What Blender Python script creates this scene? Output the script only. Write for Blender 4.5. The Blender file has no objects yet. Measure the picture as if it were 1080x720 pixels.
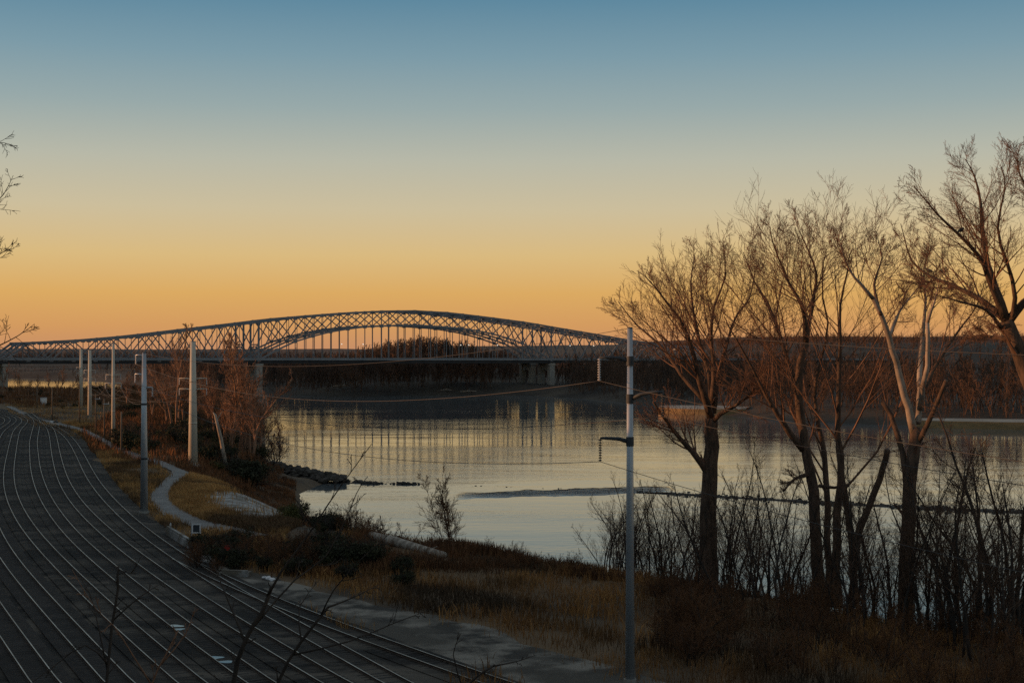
import bpy, math, random
import numpy as np
from mathutils import Vector, Matrix

# ------------------------------------------------------------------ camera, world, sun, exposure
C = bpy.context.scene.collection
SC = bpy.context.scene
F = 1500.0            # focal length in photo pixels (50 mm on 36 mm over 1080 px)
HZ = 366.0            # horizon row in the photo
EYE = 29.0            # eye height above the river (river surface z = 0)
GZ = 9.0              # level of the rail yard
cam_d = bpy.data.cameras.new('camera'); cam = bpy.data.objects.new('camera', cam_d); C.objects.link(cam)
cam.location = (0, 0, EYE); cam.rotation_euler = (math.radians(90), 0, 0)
cam_d.lens = 50; cam_d.sensor_width = 36; cam_d.shift_y = 6 / 1080.0
cam_d.clip_start = 0.1; cam_d.clip_end = 20000
SC.camera = cam
SUN_EL, SUN_AZ = 3.2, -90.0    # degrees: low, from the left of the view
w = bpy.data.worlds.new('World'); SC.world = w; w.use_nodes = True
nt = w.node_tree; nt.nodes.clear()
def N(t, typ, **k):
    n = t.nodes.new(typ)
    for a, b in k.items(): setattr(n, a, b)
    return n
out = N(nt, 'ShaderNodeOutputWorld'); bg = N(nt, 'ShaderNodeBackground'); bg.inputs[1].default_value = 0.1
nt.links.new(bg.outputs[0], out.inputs[0])
sky = N(nt, 'ShaderNodeTexSky', sky_type='NISHITA'); sky.sun_disc = False
sky.sun_elevation = math.radians(SUN_EL); sky.sun_rotation = math.radians(SUN_AZ); sky.dust_density = 2.0; sky.air_density = 1.3
tc = N(nt, 'ShaderNodeTexCoord'); sep = N(nt, 'ShaderNodeSeparateXYZ'); nt.links.new(tc.outputs['Generated'], sep.inputs[0])
mr = N(nt, 'ShaderNodeMapRange'); mr.inputs['From Min'].default_value = 0.0; mr.inputs['From Max'].default_value = 0.6
nt.links.new(sep.outputs['Z'], mr.inputs[0])
rp = N(nt, 'ShaderNodeValToRGB'); nt.links.new(mr.outputs[0], rp.inputs[0])
def lin(c):
    c = c / 255.0
    return c / 12.92 if c <= 0.04045 else ((c + 0.055) / 1.055) ** 2.4
def srgb(r, g, b): return (lin(r), lin(g), lin(b), 1)
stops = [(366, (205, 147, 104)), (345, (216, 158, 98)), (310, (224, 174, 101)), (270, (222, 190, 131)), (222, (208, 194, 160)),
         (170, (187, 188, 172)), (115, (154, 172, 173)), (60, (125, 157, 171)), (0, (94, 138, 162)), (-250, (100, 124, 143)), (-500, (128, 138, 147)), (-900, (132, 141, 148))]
els = rp.color_ramp.elements
while len(els) > 1: els.remove(els[-1])
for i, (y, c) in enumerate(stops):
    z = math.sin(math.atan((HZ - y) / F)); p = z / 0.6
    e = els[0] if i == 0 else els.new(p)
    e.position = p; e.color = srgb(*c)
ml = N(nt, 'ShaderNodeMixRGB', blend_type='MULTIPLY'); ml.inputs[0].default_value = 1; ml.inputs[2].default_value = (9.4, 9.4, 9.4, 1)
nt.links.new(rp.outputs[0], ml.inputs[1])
ns = N(nt, 'ShaderNodeMixRGB', blend_type='MULTIPLY'); ns.inputs[0].default_value = 1; ns.inputs[2].default_value = (0.07, 0.07, 0.07, 1)
nt.links.new(sky.outputs[0], ns.inputs[1])
ad = N(nt, 'ShaderNodeMixRGB', blend_type='ADD'); ad.inputs[0].default_value = 1
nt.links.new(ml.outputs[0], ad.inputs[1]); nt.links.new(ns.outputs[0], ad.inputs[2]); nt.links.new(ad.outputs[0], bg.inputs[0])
sd = bpy.data.lights.new('sun', 'SUN'); so = bpy.data.objects.new('sun', sd); C.objects.link(so)
sd.energy = 3.6; sd.angle = math.radians(0.6); sd.color = (1.0, 0.47, 0.20)
az = math.radians(SUN_AZ); el = math.radians(SUN_EL)
sun_vec = Vector((math.sin(az) * math.cos(el), math.cos(az) * math.cos(el), math.sin(el)))
so.rotation_euler = sun_vec.to_track_quat('Z', 'Y').to_euler(); so.location = (-100, 0, 80)
SC.view_settings.view_transform = 'Standard'; SC.view_settings.look = 'None'
SC.view_settings.exposure = 0.0; SC.view_settings.gamma = 1.0; SC.view_settings.use_curve_mapping = False
SC.render.engine = 'CYCLES'; SC.cycles.max_bounces = 5; SC.cycles.diffuse_bounces = 2; SC.cycles.glossy_bounces = 3
SC.cycles.use_denoising = False

# ------------------------------------------------------------------ helpers
def PX(x, y, Y): return np.array([(x - 540) / F * Y, Y, EYE - (y - HZ) / F * Y])     # photo pixel at a chosen depth
def PG(x, y, z=GZ):                                                                    # photo pixel on a level z
    Y = (EYE - z) * F / (y - HZ); return np.array([(x - 540) / F * Y, Y, z])
def nrm(v):
    l = math.sqrt(v[0] * v[0] + v[1] * v[1] + v[2] * v[2]) or 1.0
    return v / l
class MB:
    def __init__(s): s.v = []; s.q = []; s.t = []; s.n = 0
    def add(s, V, quads=None, tris=None):
        V = np.asarray(V, float).reshape(-1, 3)
        if quads is not None and len(quads): s.q.append(np.asarray(quads, int) + s.n)
        if tris is not None and len(tris): s.t.append(np.asarray(tris, int) + s.n)
        s.v.append(V); s.n += len(V)
    def box(s, c, size, ax=None):
        c = np.asarray(c, float); h = np.asarray(size, float) / 2
        if ax is None: ax = np.eye(3)
        P = [c + ax[0] * h[0] * a + ax[1] * h[1] * b + ax[2] * h[2] * d for d in (-1, 1) for b in (-1, 1) for a in (-1, 1)]
        s.add(P, [(0, 2, 3, 1), (4, 5, 7, 6), (0, 1, 5, 4), (2, 6, 7, 3), (0, 4, 6, 2), (1, 3, 7, 5)])
    def bar(s, a, b, wd, ht=None):
        a = np.asarray(a, float); b = np.asarray(b, float); L = np.linalg.norm(b - a)
        if L < 1e-6: return
        x = (b - a) / L; up = np.array([0, 0, 1.0]) if abs(x[2]) < 0.95 else np.array([0, 1.0, 0])
        y = nrm(np.cross(up, x)); z = np.cross(x, y)
        s.box((a + b) / 2, (L, wd, ht or wd), [x, y, z])
    def tube(s, pts, rad, k=6, cap=True):
        pts = np.asarray(pts, float); n = len(pts)
        T = np.empty_like(pts); T[1:-1] = pts[2:] - pts[:-2]; T[0] = pts[1] - pts[0]; T[-1] = pts[-1] - pts[-2]
        T /= np.maximum(np.linalg.norm(T, axis=1), 1e-9)[:, None]
        ref = np.array([0.0, 0, 1]) if abs(T[0][2]) < 0.8 else np.array([1.0, 0, 0])
        A = np.cross(T, ref); A /= np.maximum(np.linalg.norm(A, axis=1), 1e-6)[:, None]; B = np.cross(T, A)
        an = np.arange(k) * (2 * math.pi / k)
        R = np.asarray(rad, float).reshape(-1, 1, 1) if np.ndim(rad) else np.full((n, 1, 1), rad)
        V = pts[:, None, :] + R * (A[:, None, :] * np.cos(an)[None, :, None] + B[:, None, :] * np.sin(an)[None, :, None])
        i = np.arange(n - 1)[:, None] * k; j = np.arange(k)[None, :]; j2 = (j + 1) % k
        Q = np.stack([i + j, i + j2, i + k + j2, i + k + j], -1).reshape(-1, 4)
        V = V.reshape(-1, 3); tr = []
        if cap:
            m = len(V); V = np.vstack([V, pts[0], pts[-1]])
            for a in range(k):
                b = (a + 1) % k; tr.append((m, b, a)); tr.append((m + 1, (n - 1) * k + a, (n - 1) * k + b))
        s.add(V, Q, tr)
    def arrays(s):
        V = np.vstack(s.v); T = []
        if s.q:
            Q = np.vstack(s.q); T += [Q[:, [0, 1, 2]], Q[:, [0, 2, 3]]]
        if s.t: T.append(np.vstack(s.t))
        return V, np.vstack(T)
    def build(s, name, m, parent=None, smooth=False):
        me = bpy.data.meshes.new(name)
        V = np.vstack(s.v); Q = np.vstack(s.q) if s.q else np.zeros((0, 4), int); T = np.vstack(s.t) if s.t else np.zeros((0, 3), int)
        me.vertices.add(len(V)); me.vertices.foreach_set('co', V.ravel())
        li = np.concatenate([Q.ravel(), T.ravel()]).astype(np.int32)
        me.loops.add(len(li)); me.loops.foreach_set('vertex_index', li)
        st = np.concatenate([np.arange(len(Q)) * 4, len(Q) * 4 + np.arange(len(T)) * 3]).astype(np.int32)
        me.polygons.add(len(st)); me.polygons.foreach_set('loop_start', st)
        me.polygons.foreach_set('use_smooth', np.full(len(st), smooth))
        me.update(calc_edges=True); me.validate()
        o = bpy.data.objects.new(name, me); C.objects.link(o)
        me.materials.append(m)
        if parent: o.parent = parent
        return o
def tag(o, label=None, cat=None, group=None, kind=None):
    if label: o['label'] = label
    if cat: o['category'] = cat
    if group: o['group'] = group
    if kind: o['kind'] = kind
    return o
def empty(name, loc=(0, 0, 0), label=None, cat=None, group=None, rz=0):
    o = bpy.data.objects.new(name, None); C.objects.link(o); o.location = loc; o.rotation_euler = (0, 0, rz)
    o.empty_display_size = 0.2
    return tag(o, label, cat, group)
def copy_tree(o, parent=None):
    c = o.copy(); C.objects.link(c)
    if parent: c.parent = parent
    for ch in list(o.children): copy_tree(ch, c)
    return c
def mat(name, c1, c2=None, scale=1.0, rough=0.8, metal=0.0, bump=0.0, bscale=None, spec=0.3, detail=4, c3=None, s3=0.1, stretch=None, lo=0.36, hi=0.66):
    m = bpy.data.materials.new(name); m.use_nodes = True; t = m.node_tree; b = t.nodes['Principled BSDF']
    b.inputs['Roughness'].default_value = rough; b.inputs['Metallic'].default_value = metal; b.inputs['Specular IOR Level'].default_value = spec
    tcn = N(t, 'ShaderNodeTexCoord'); src = tcn.outputs['Object']
    if stretch:
        mp = N(t, 'ShaderNodeMapping'); mp.inputs['Scale'].default_value = stretch; t.links.new(src, mp.inputs[0]); src = mp.outputs[0]
    col = None
    if c2 is None: b.inputs['Base Color'].default_value = (*c1, 1)
    else:
        n = N(t, 'ShaderNodeTexNoise'); n.inputs['Scale'].default_value = scale; n.inputs['Detail'].default_value = detail; n.inputs['Roughness'].default_value = 0.6
        t.links.new(src, n.inputs['Vector'])
        r = N(t, 'ShaderNodeValToRGB'); r.color_ramp.elements[0].position = lo; r.color_ramp.elements[1].position = hi
        r.color_ramp.elements[0].color = (*c1, 1); r.color_ramp.elements[1].color = (*c2, 1)
        t.links.new(n.outputs['Fac'], r.inputs[0]); col = r.outputs[0]
        if c3 is not None:
            n3 = N(t, 'ShaderNodeTexNoise'); n3.inputs['Scale'].default_value = s3; n3.inputs['Detail'].default_value = 3
            t.links.new(src, n3.inputs['Vector'])
            r3 = N(t, 'ShaderNodeValToRGB'); r3.color_ramp.elements[0].position = 0.45; r3.color_ramp.elements[1].position = 0.6
            t.links.new(n3.outputs['Fac'], r3.inputs[0])
            mx = N(t, 'ShaderNodeMixRGB'); mx.inputs[2].default_value = (*c3, 1); t.links.new(r3.outputs[0], mx.inputs[0]); t.links.new(col, mx.inputs[1]); col = mx.outputs[0]
        t.links.new(col, b.inputs['Base Color'])
    if bump:
        n2 = N(t, 'ShaderNodeTexNoise'); n2.inputs['Scale'].default_value = bscale or scale * 3; n2.inputs['Detail'].default_value = 5
        t.links.new(src, n2.inputs['Vector'])
        bp = N(t, 'ShaderNodeBump'); bp.inputs['Strength'].default_value = 0.8; bp.inputs['Distance'].default_value = bump
        t.links.new(n2.outputs['Fac'], bp.inputs['Height']); t.links.new(bp.outputs[0], b.inputs['Normal'])
    return m
M = {}
M['bark'] = mat('bark', (0.05, 0.035, 0.026), (0.15, 0.095, 0.064), 3, 0.9, bump=0.03, bscale=14, stretch=(1, 1, 0.25))
M['twig'] = mat('twig', (0.13, 0.07, 0.044), (0.25, 0.138, 0.085), 0.8, 0.8)
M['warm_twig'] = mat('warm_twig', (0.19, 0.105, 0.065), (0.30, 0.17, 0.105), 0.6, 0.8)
M['twig_red'] = mat('twig_red', (0.14, 0.075, 0.05), (0.23, 0.125, 0.08), 0.6, 0.8)
M['dark_bark'] = mat('dark_bark', (0.03, 0.024, 0.02), (0.06, 0.048, 0.04), 5, 0.9)
M['pale_bark'] = mat('pale_bark', (0.15, 0.118, 0.09), (0.42, 0.35, 0.285), 0.8, 0.75, bump=0.01, bscale=8, stretch=(1, 1, 0.4))
M['sap_twig'] = mat('sapling_twig', (0.065, 0.04, 0.027), (0.15, 0.084, 0.05), 0.8, 0.85)
M['far_twig'] = mat('far_twig', (0.055, 0.04, 0.032), (0.16, 0.09, 0.056), 0.05, 0.9, detail=6)
M['ridge_ground'] = mat('wooded_ridge', (0.085, 0.043, 0.029), (0.15, 0.078, 0.05), 0.02, 0.95, detail=8)
M['ridge_twig'] = mat('ridge_twig', (0.06, 0.045, 0.04), (0.11, 0.075, 0.06), 0.02, 0.9)
M['grass'] = mat('dry_grass', (0.19, 0.088, 0.029), (0.50, 0.25, 0.078), 0.16, 0.85, c3=(0.07, 0.045, 0.025), s3=0.09)
M['weeds'] = mat('rust_weeds', (0.07, 0.035, 0.018), (0.23, 0.10, 0.038), 0.2, 0.9)
M['leaf'] = mat('dark_leaf', (0.02, 0.024, 0.012), (0.055, 0.055, 0.022), 0.5, 0.8)
M['olive'] = mat('olive_leaf', (0.055, 0.06, 0.016), (0.12, 0.105, 0.03), 0.6, 0.8)
M['soil'] = mat('bank_soil', (0.045, 0.034, 0.024), (0.11, 0.08, 0.05), 0.25, 0.95, bump=0.12, bscale=1.2, c3=(0.15, 0.10, 0.055), s3=0.05)
M['far_soil'] = mat('far_bank_soil', (0.035, 0.03, 0.025), (0.085, 0.068, 0.05), 0.03, 0.95)
M['ballast'] = mat('ballast', (0.0085, 0.007, 0.0055), (0.108, 0.092, 0.073), 0.22, 0.95, bump=0.06, bscale=6, c3=(0.013, 0.011, 0.009), s3=0.11, detail=7, stretch=(0.45, 1.5, 1), lo=0.41, hi=0.6)
M['trackbed'] = mat('track_bed', (0.018, 0.0155, 0.0135), (0.038, 0.032, 0.028), 0.5, 0.95, bump=0.05, bscale=8)
M['tie'] = mat('sleeper', (0.022, 0.0195, 0.017), (0.056, 0.05, 0.044), 0.35, 0.95)
M['rail'] = mat('rail_steel', (0.22, 0.19, 0.155), (0.56, 0.51, 0.44), 0.22, 0.42, 0.9)
M['rust'] = mat('rail_rust', (0.05, 0.035, 0.025), (0.085, 0.06, 0.045), 1.5, 0.8)
M['gravel'] = mat('gravel', (0.045, 0.040, 0.033), (0.23, 0.207, 0.172), 0.35, 0.95, bump=0.04, bscale=9, detail=8, c3=(0.075, 0.066, 0.053), s3=0.16, lo=0.42, hi=0.58)
M['white_gravel'] = mat('pale_gravel', (0.17, 0.165, 0.155), (0.46, 0.455, 0.44), 0.9, 0.95, bump=0.08, bscale=3, detail=9, c3=(0.16, 0.14, 0.11), s3=0.3)
M['path'] = mat('path', (0.17, 0.163, 0.155), (0.25, 0.24, 0.228), 0.4, 0.9, bump=0.01, bscale=6)
M['tan_grass'] = mat('tan_grass', (0.30, 0.155, 0.052), (0.60, 0.34, 0.12), 0.2, 0.85, c3=(0.13, 0.075, 0.035), s3=0.09)
M['log_wood'] = mat('log_wood', (0.16, 0.13, 0.10), (0.46, 0.40, 0.33), 1.1, 0.9, bump=0.05, bscale=5)
M['sand'] = mat('sand', (0.30, 0.26, 0.21), (0.42, 0.38, 0.32), 0.1, 0.95)
M['sandcut'] = mat('cut_bank', (0.20, 0.14, 0.07), (0.30, 0.20, 0.10), 0.2, 0.95, stretch=(1, 1, 4))
M['rock'] = mat('rock', (0.03, 0.026, 0.022), (0.085, 0.074, 0.062), 0.7, 0.9, bump=0.08, bscale=3)
M['steel'] = mat('bridge_steel', (0.17, 0.185, 0.205), (0.24, 0.255, 0.275), 0.15, 0.6, 0.1)
M['barrier'] = mat('barrier', (0.20, 0.225, 0.25), (0.27, 0.295, 0.32), 0.1, 0.8)
M['concrete'] = mat('concrete', (0.24, 0.225, 0.20), (0.36, 0.34, 0.30), 0.12, 0.9, stretch=(1, 1, 0.3))
M['girder'] = mat('shade_toned_girder', (0.02, 0.022, 0.025), (0.035, 0.038, 0.042), 0.1, 0.7)  # shadow under the deck edge put into the girder colour
M['deck'] = mat('deck', (0.10, 0.105, 0.115), (0.14, 0.145, 0.155), 0.1, 0.8)
M['galv'] = mat('galvanised', (0.36, 0.39, 0.42), (0.46, 0.49, 0.52), 1.2, 0.45, 0.55, stretch=(1, 1, 0.3))
M['cream'] = mat('weathered_pole', (0.46, 0.42, 0.35), (0.56, 0.52, 0.44), 0.8, 0.7, stretch=(1, 1, 0.2))
M['wood'] = mat('pole_wood', (0.10, 0.08, 0.06), (0.20, 0.165, 0.125), 2, 0.9, stretch=(1, 1, 0.15))
M['dark_metal'] = mat('dark_metal', (0.04, 0.048, 0.056), (0.065, 0.075, 0.085), 2, 0.6, 0.3)
M['porcelain'] = mat('porcelain', (0.55, 0.55, 0.55), (0.68, 0.68, 0.68), 5, 0.25)
M['wire'] = mat('wire', (0.085, 0.082, 0.08), None, rough=0.6, metal=0.3)
M['white'] = mat('white_paint', (0.62, 0.62, 0.62), (0.78, 0.78, 0.78), 2, 0.6)
M['red'] = mat('red_paint', (0.55, 0.05, 0.03), (0.40, 0.03, 0.02), 3, 0.6)
M['bird'] = mat('bird', (0.03, 0.027, 0.025), (0.05, 0.045, 0.04), 8, 0.7)
lm = bpy.data.materials.new('lamp_glow'); lm.use_nodes = True
lb = lm.node_tree.nodes['Principled BSDF']; lb.inputs['Emission Color'].default_value = (1, 0.88, 0.72, 1); lb.inputs['Emission Strength'].default_value = 0.8
M['lamp'] = lm
# water
wm = bpy.data.materials.new('river_water'); wm.use_nodes = True; t = wm.node_tree; b = t.nodes['Principled BSDF']
b.inputs['Base Color'].default_value = (0.105, 0.125, 0.135, 1); b.inputs['Roughness'].default_value = 0.06; b.inputs['IOR'].default_value = 1.33; b.inputs['Specular IOR Level'].default_value = 0.75
tcn = N(t, 'ShaderNodeTexCoord')
def wnoise(sc, stretch, det=4, rough=0.55):
    mp = N(t, 'ShaderNodeMapping'); mp.inputs['Scale'].default_value = stretch; t.links.new(tcn.outputs['Object'], mp.inputs[0])
    n = N(t, 'ShaderNodeTexNoise'); n.inputs['Scale'].default_value = sc; n.inputs['Detail'].default_value = det; n.inputs['Roughness'].default_value = rough
    t.links.new(mp.outputs[0], n.inputs['Vector']); return n.outputs['Fac']
def mth(op, a, b=None, c=None, clamp=False):
    n = N(t, 'ShaderNodeMath', operation=op); n.use_clamp = clamp
    for i, v in enumerate((a, b, c)):
        if v is None: continue
        if hasattr(v, 'node'): t.links.new(v, n.inputs[i])
        else: n.inputs[i].default_value = v
    return n.outputs[0]
fine = wnoise(0.9, (0.7, 1.0, 1)); broad = wnoise(0.05, (0.5, 1.4, 1), 5)
patch = wnoise(0.012, (0.35, 1.6, 1), 6, 0.62)
pr = N(t, 'ShaderNodeMapRange'); pr.inputs['From Min'].default_value = 0.42; pr.inputs['From Max'].default_value = 0.62
pr.inputs['To Min'].default_value = 0.25; pr.inputs['To Max'].default_value = 1.0; t.links.new(patch, pr.inputs[0])
# rippled tongue of fast water spilling off the wing dike: |Y-(a+bX)| small, faded along X
sp = N(t, 'ShaderNodeSeparateXYZ'); t.links.new(tcn.outputs['Object'], sp.inputs[0])
wob = mth('MULTIPLY', mth('SUBTRACT', wnoise(0.1, (1, 1, 1), 3), 0.5), 16.0)
dl = mth('ABSOLUTE', mth('ADD', mth('SUBTRACT', sp.outputs['Y'], mth('ADD', 281.0, mth('MULTIPLY', sp.outputs['X'], 0.30))), wob))
band = mth('SUBTRACT', 1.0, mth('DIVIDE', dl, 6.5), clamp=True)
xf = mth('SUBTRACT', 1.0, mth('DIVIDE', mth('ABSOLUTE', mth('ADD', sp.outputs['X'], -11.0)), 22.0), clamp=True)
rip = mth('MULTIPLY', band, mth('MULTIPLY', xf, 2.0, clamp=True))
hgt = mth('ADD', mth('MULTIPLY', mth('MULTIPLY', fine, pr.outputs[0]), 0.032), mth('MULTIPLY', broad, 0.10))
hgt = mth('ADD', hgt, mth('MULTIPLY', mth('MULTIPLY', rip, wnoise(0.3, (0.4, 1.7, 1), 5)), 1.9))
bp = N(t, 'ShaderNodeBump'); bp.inputs['Strength'].default_value = 1.0; bp.inputs['Distance'].default_value = 1.0
t.links.new(hgt, bp.inputs['Height']); t.links.new(bp.outputs[0], b.inputs['Normal'])
rr = N(t, 'ShaderNodeMapRange'); rr.inputs['From Min'].default_value = 0.4; rr.inputs['From Max'].default_value = 0.65
rr.inputs['To Min'].default_value = 0.015; rr.inputs['To Max'].default_value = 0.06; t.links.new(patch, rr.inputs[0]); t.links.new(rr.outputs[0], b.inputs['Roughness'])

# value noise for the terrain
def vnoise(X, Y, s, seed):
    rs = np.random.RandomState(seed); G = rs.rand(128, 128)
    x = X / s; y = Y / s; xi = np.floor(x).astype(int); yi = np.floor(y).astype(int); fx = x - xi; fy = y - yi
    fx = fx * fx * (3 - 2 * fx); fy = fy * fy * (3 - 2 * fy)
    g = lambda a, b: G[a % 128, b % 128]
    return (g(xi, yi) * (1 - fx) + g(xi + 1, yi) * fx) * (1 - fy) + (g(xi, yi + 1) * (1 - fx) + g(xi + 1, yi + 1) * fx) * fy - 0.5
def pdist(X, Y, poly, closed=False):
    D = np.full(X.shape, 1e9); P = np.asarray(poly, float); n = len(P)
    for i in range(n if closed else n - 1):
        a = P[i]; b2 = P[(i + 1) % n]; d = b2 - a; L = d @ d
        tt = np.clip(((X - a[0]) * d[0] + (Y - a[1]) * d[1]) / L, 0, 1)
        D = np.minimum(D, np.hypot(X - a[0] - tt * d[0], Y - a[1] - tt * d[1]))
    return D
def inside(X, Y, poly):
    P = np.asarray(poly, float); r = np.zeros(X.shape, bool); n = len(P)
    for i in range(n):
        x1, y1 = P[i]; x2, y2 = P[(i + 1) % n]
        if y1 == y2: continue
        c = ((y1 > Y) != (y2 > Y)) & (X < (x2 - x1) * (Y - y1) / (y2 - y1) + x1); r ^= c
    return r
def sst(x): x = np.clip(x, 0, 1); return x * x * (3 - 2 * x)
def spline(pts, step=2.0):
    P = np.asarray(pts, float); P = np.vstack([2 * P[0] - P[1], P, 2 * P[-1] - P[-2]]); o = []
    for i in range(1, len(P) - 2):
        p0, p1, p2, p3 = P[i - 1:i + 3]; n = max(2, int(np.linalg.norm(p2 - p1) / step))
        a0 = 0.0; a1 = np.linalg.norm(p1 - p0) ** .5 + a0; a2 = np.linalg.norm(p2 - p1) ** .5 + a1; a3 = np.linalg.norm(p3 - p2) ** .5 + a2
        for k in range(n):
            u = a1 + (a2 - a1) * k / n
            A1 = (a1 - u) / (a1 - a0) * p0 + (u - a0) / (a1 - a0) * p1; A2 = (a2 - u) / (a2 - a1) * p1 + (u - a1) / (a2 - a1) * p2
            A3 = (a3 - u) / (a3 - a2) * p2 + (u - a2) / (a3 - a2) * p3
            B1 = (a2 - u) / (a2 - a0) * A1 + (u - a0) / (a2 - a0) * A2; B2 = (a3 - u) / (a3 - a1) * A2 + (u - a1) / (a3 - a1) * A3
            o.append((a2 - u) / (a2 - a1) * B1 + (u - a1) / (a2 - a1) * B2)
    o.append(P[-2]); return np.array(o)

# ------------------------------------------------------------------ rail tracks (centre lines on the yard level)
def track_px(px, bend=0.008, ext=90, far=None):
    P = np.array([PG(x, y)[:2] for x, y in px])
    if far is not None: P = np.vstack([far, P])
    S = spline(P, 3.0)
    for _ in range(30): S[1:-1] = 0.25 * S[:-2] + 0.5 * S[1:-1] + 0.25 * S[2:]
    if ext:
        d = S[-1] - S[-4]; h = math.atan2(d[1], d[0]); p = S[-1].copy(); e = []
        for k in range(int(ext / 3)):
            h += bend * 3; p = p + 3 * np.array([math.cos(h), math.sin(h)]); e.append(p.copy())
        S = np.vstack([S, e])
    return S
farE = [(-560, 690), (-400, 640), (-290, 585), (-215, 522)]
tr = {}
tr['E'] = track_px([(22, 440), (17, 456), (12, 480), (9, 500), (10, 517), (18, 540), (33.5, 565), (46.5, 580), (88, 622), (106, 640), (157, 687), (196, 719)], far=farE)
tr['F'] = track_px([(11, 440), (0, 456), (-13, 480), (-19, 500), (-20, 517), (-14, 545), (4, 585), (27, 615), (67, 660), (108, 705), (121, 719)], far=[(a - 4.0, b - 3) for a, b in farE])
tr['G'] = track_px([(0, 441), (-17, 457), (-38, 485), (-50, 517), (-48, 560), (-32, 605), (0, 657), (20, 685), (44, 719)], far=[(a - 8.0, b - 6) for a, b in farE])
tr['D'] = track_px([(32, 438), (39, 444), (37.5, 455), (35, 468), (36, 480), (37, 494), (45.5, 522.5), (63.5, 551.5), (89, 580), (128, 612), (210, 679), (235, 695), (268, 719)])
tr['C'] = track_px([(45, 445), (52, 451), (56, 462), (59, 480), (68, 511), (86.5, 539), (120, 570.5), (148, 593), (210, 636), (251, 664), (305, 696), (346, 719)])
tr['B'] = track_px([(30, 436), (43, 445), (56, 450.5), (68, 458), (77, 468), (84, 480), (99, 509), (118, 532.5), (149, 561.5), (174, 580), (210, 604), (250, 630), (277, 645), (327, 671), (383, 704), (410, 719)])
tr['A'] = track_px([(190, 591), (210, 603), (235, 614), (262, 627), (295, 641), (331, 655), (400, 681), (455, 700), (507, 718)])

# ------------------------------------------------------------------ near land
pth = spline([(-170, 480), (-134, 400), (-105, 345), (-86, 300), (-68, 258), PG(190, 497)[:2], PG(177, 512)[:2], PG(168, 524)[:2], PG(176, 536)[:2], PG(192, 545)[:2], PG(214, 553)[:2], PG(240, 559)[:2], PG(272, 566)[:2]], 1.5)
CLB = [(208, 527), (222, 518), (240, 512), (264, 509), (292, 511), (312, 518), (324, 527)]
CLF = [(208, 529), (218, 536), (236, 543), (262, 548), (290, 549), (312, 543), (324, 530)]
LOGA, LOGB = PX(392, 578, 150)[:2], PX(468, 608, 133)[:2]
CLP = np.array([PG(*q)[:2] for q in CLB + CLF[::-1]])
road = spline([PG(236, 606)[:2], PG(300, 622)[:2], PG(380, 645)[:2], PG(470, 672)[:2], PG(560, 705)[:2], PG(660, 752)[:2], PG(800, 840)[:2]], 2)
shore = [(900, -120), (300, 20), (130, 74), (80, 92), (53, 107), (46, 114), (39, 122), (31, 133), (20, 145), (10, 157), (2, 163), (-5, 171), (-13, 187), (-20, 207),
         (-28, 226), (-36, 245), (-42, 282), (-40, 303), (-50, 312), (-58, 337), (-66, 381), (-90, 518), (-120, 690), (-180, 712), (-240, 716), (-320, 716), (-370, 745), (-410, 850), (-450, 1000), (-1500, 1000), (-1500, -400), (900, -400)]
Gl = tr['G']; yard = np.vstack([tr['A'][::4], tr['E'][::-4]])
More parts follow.
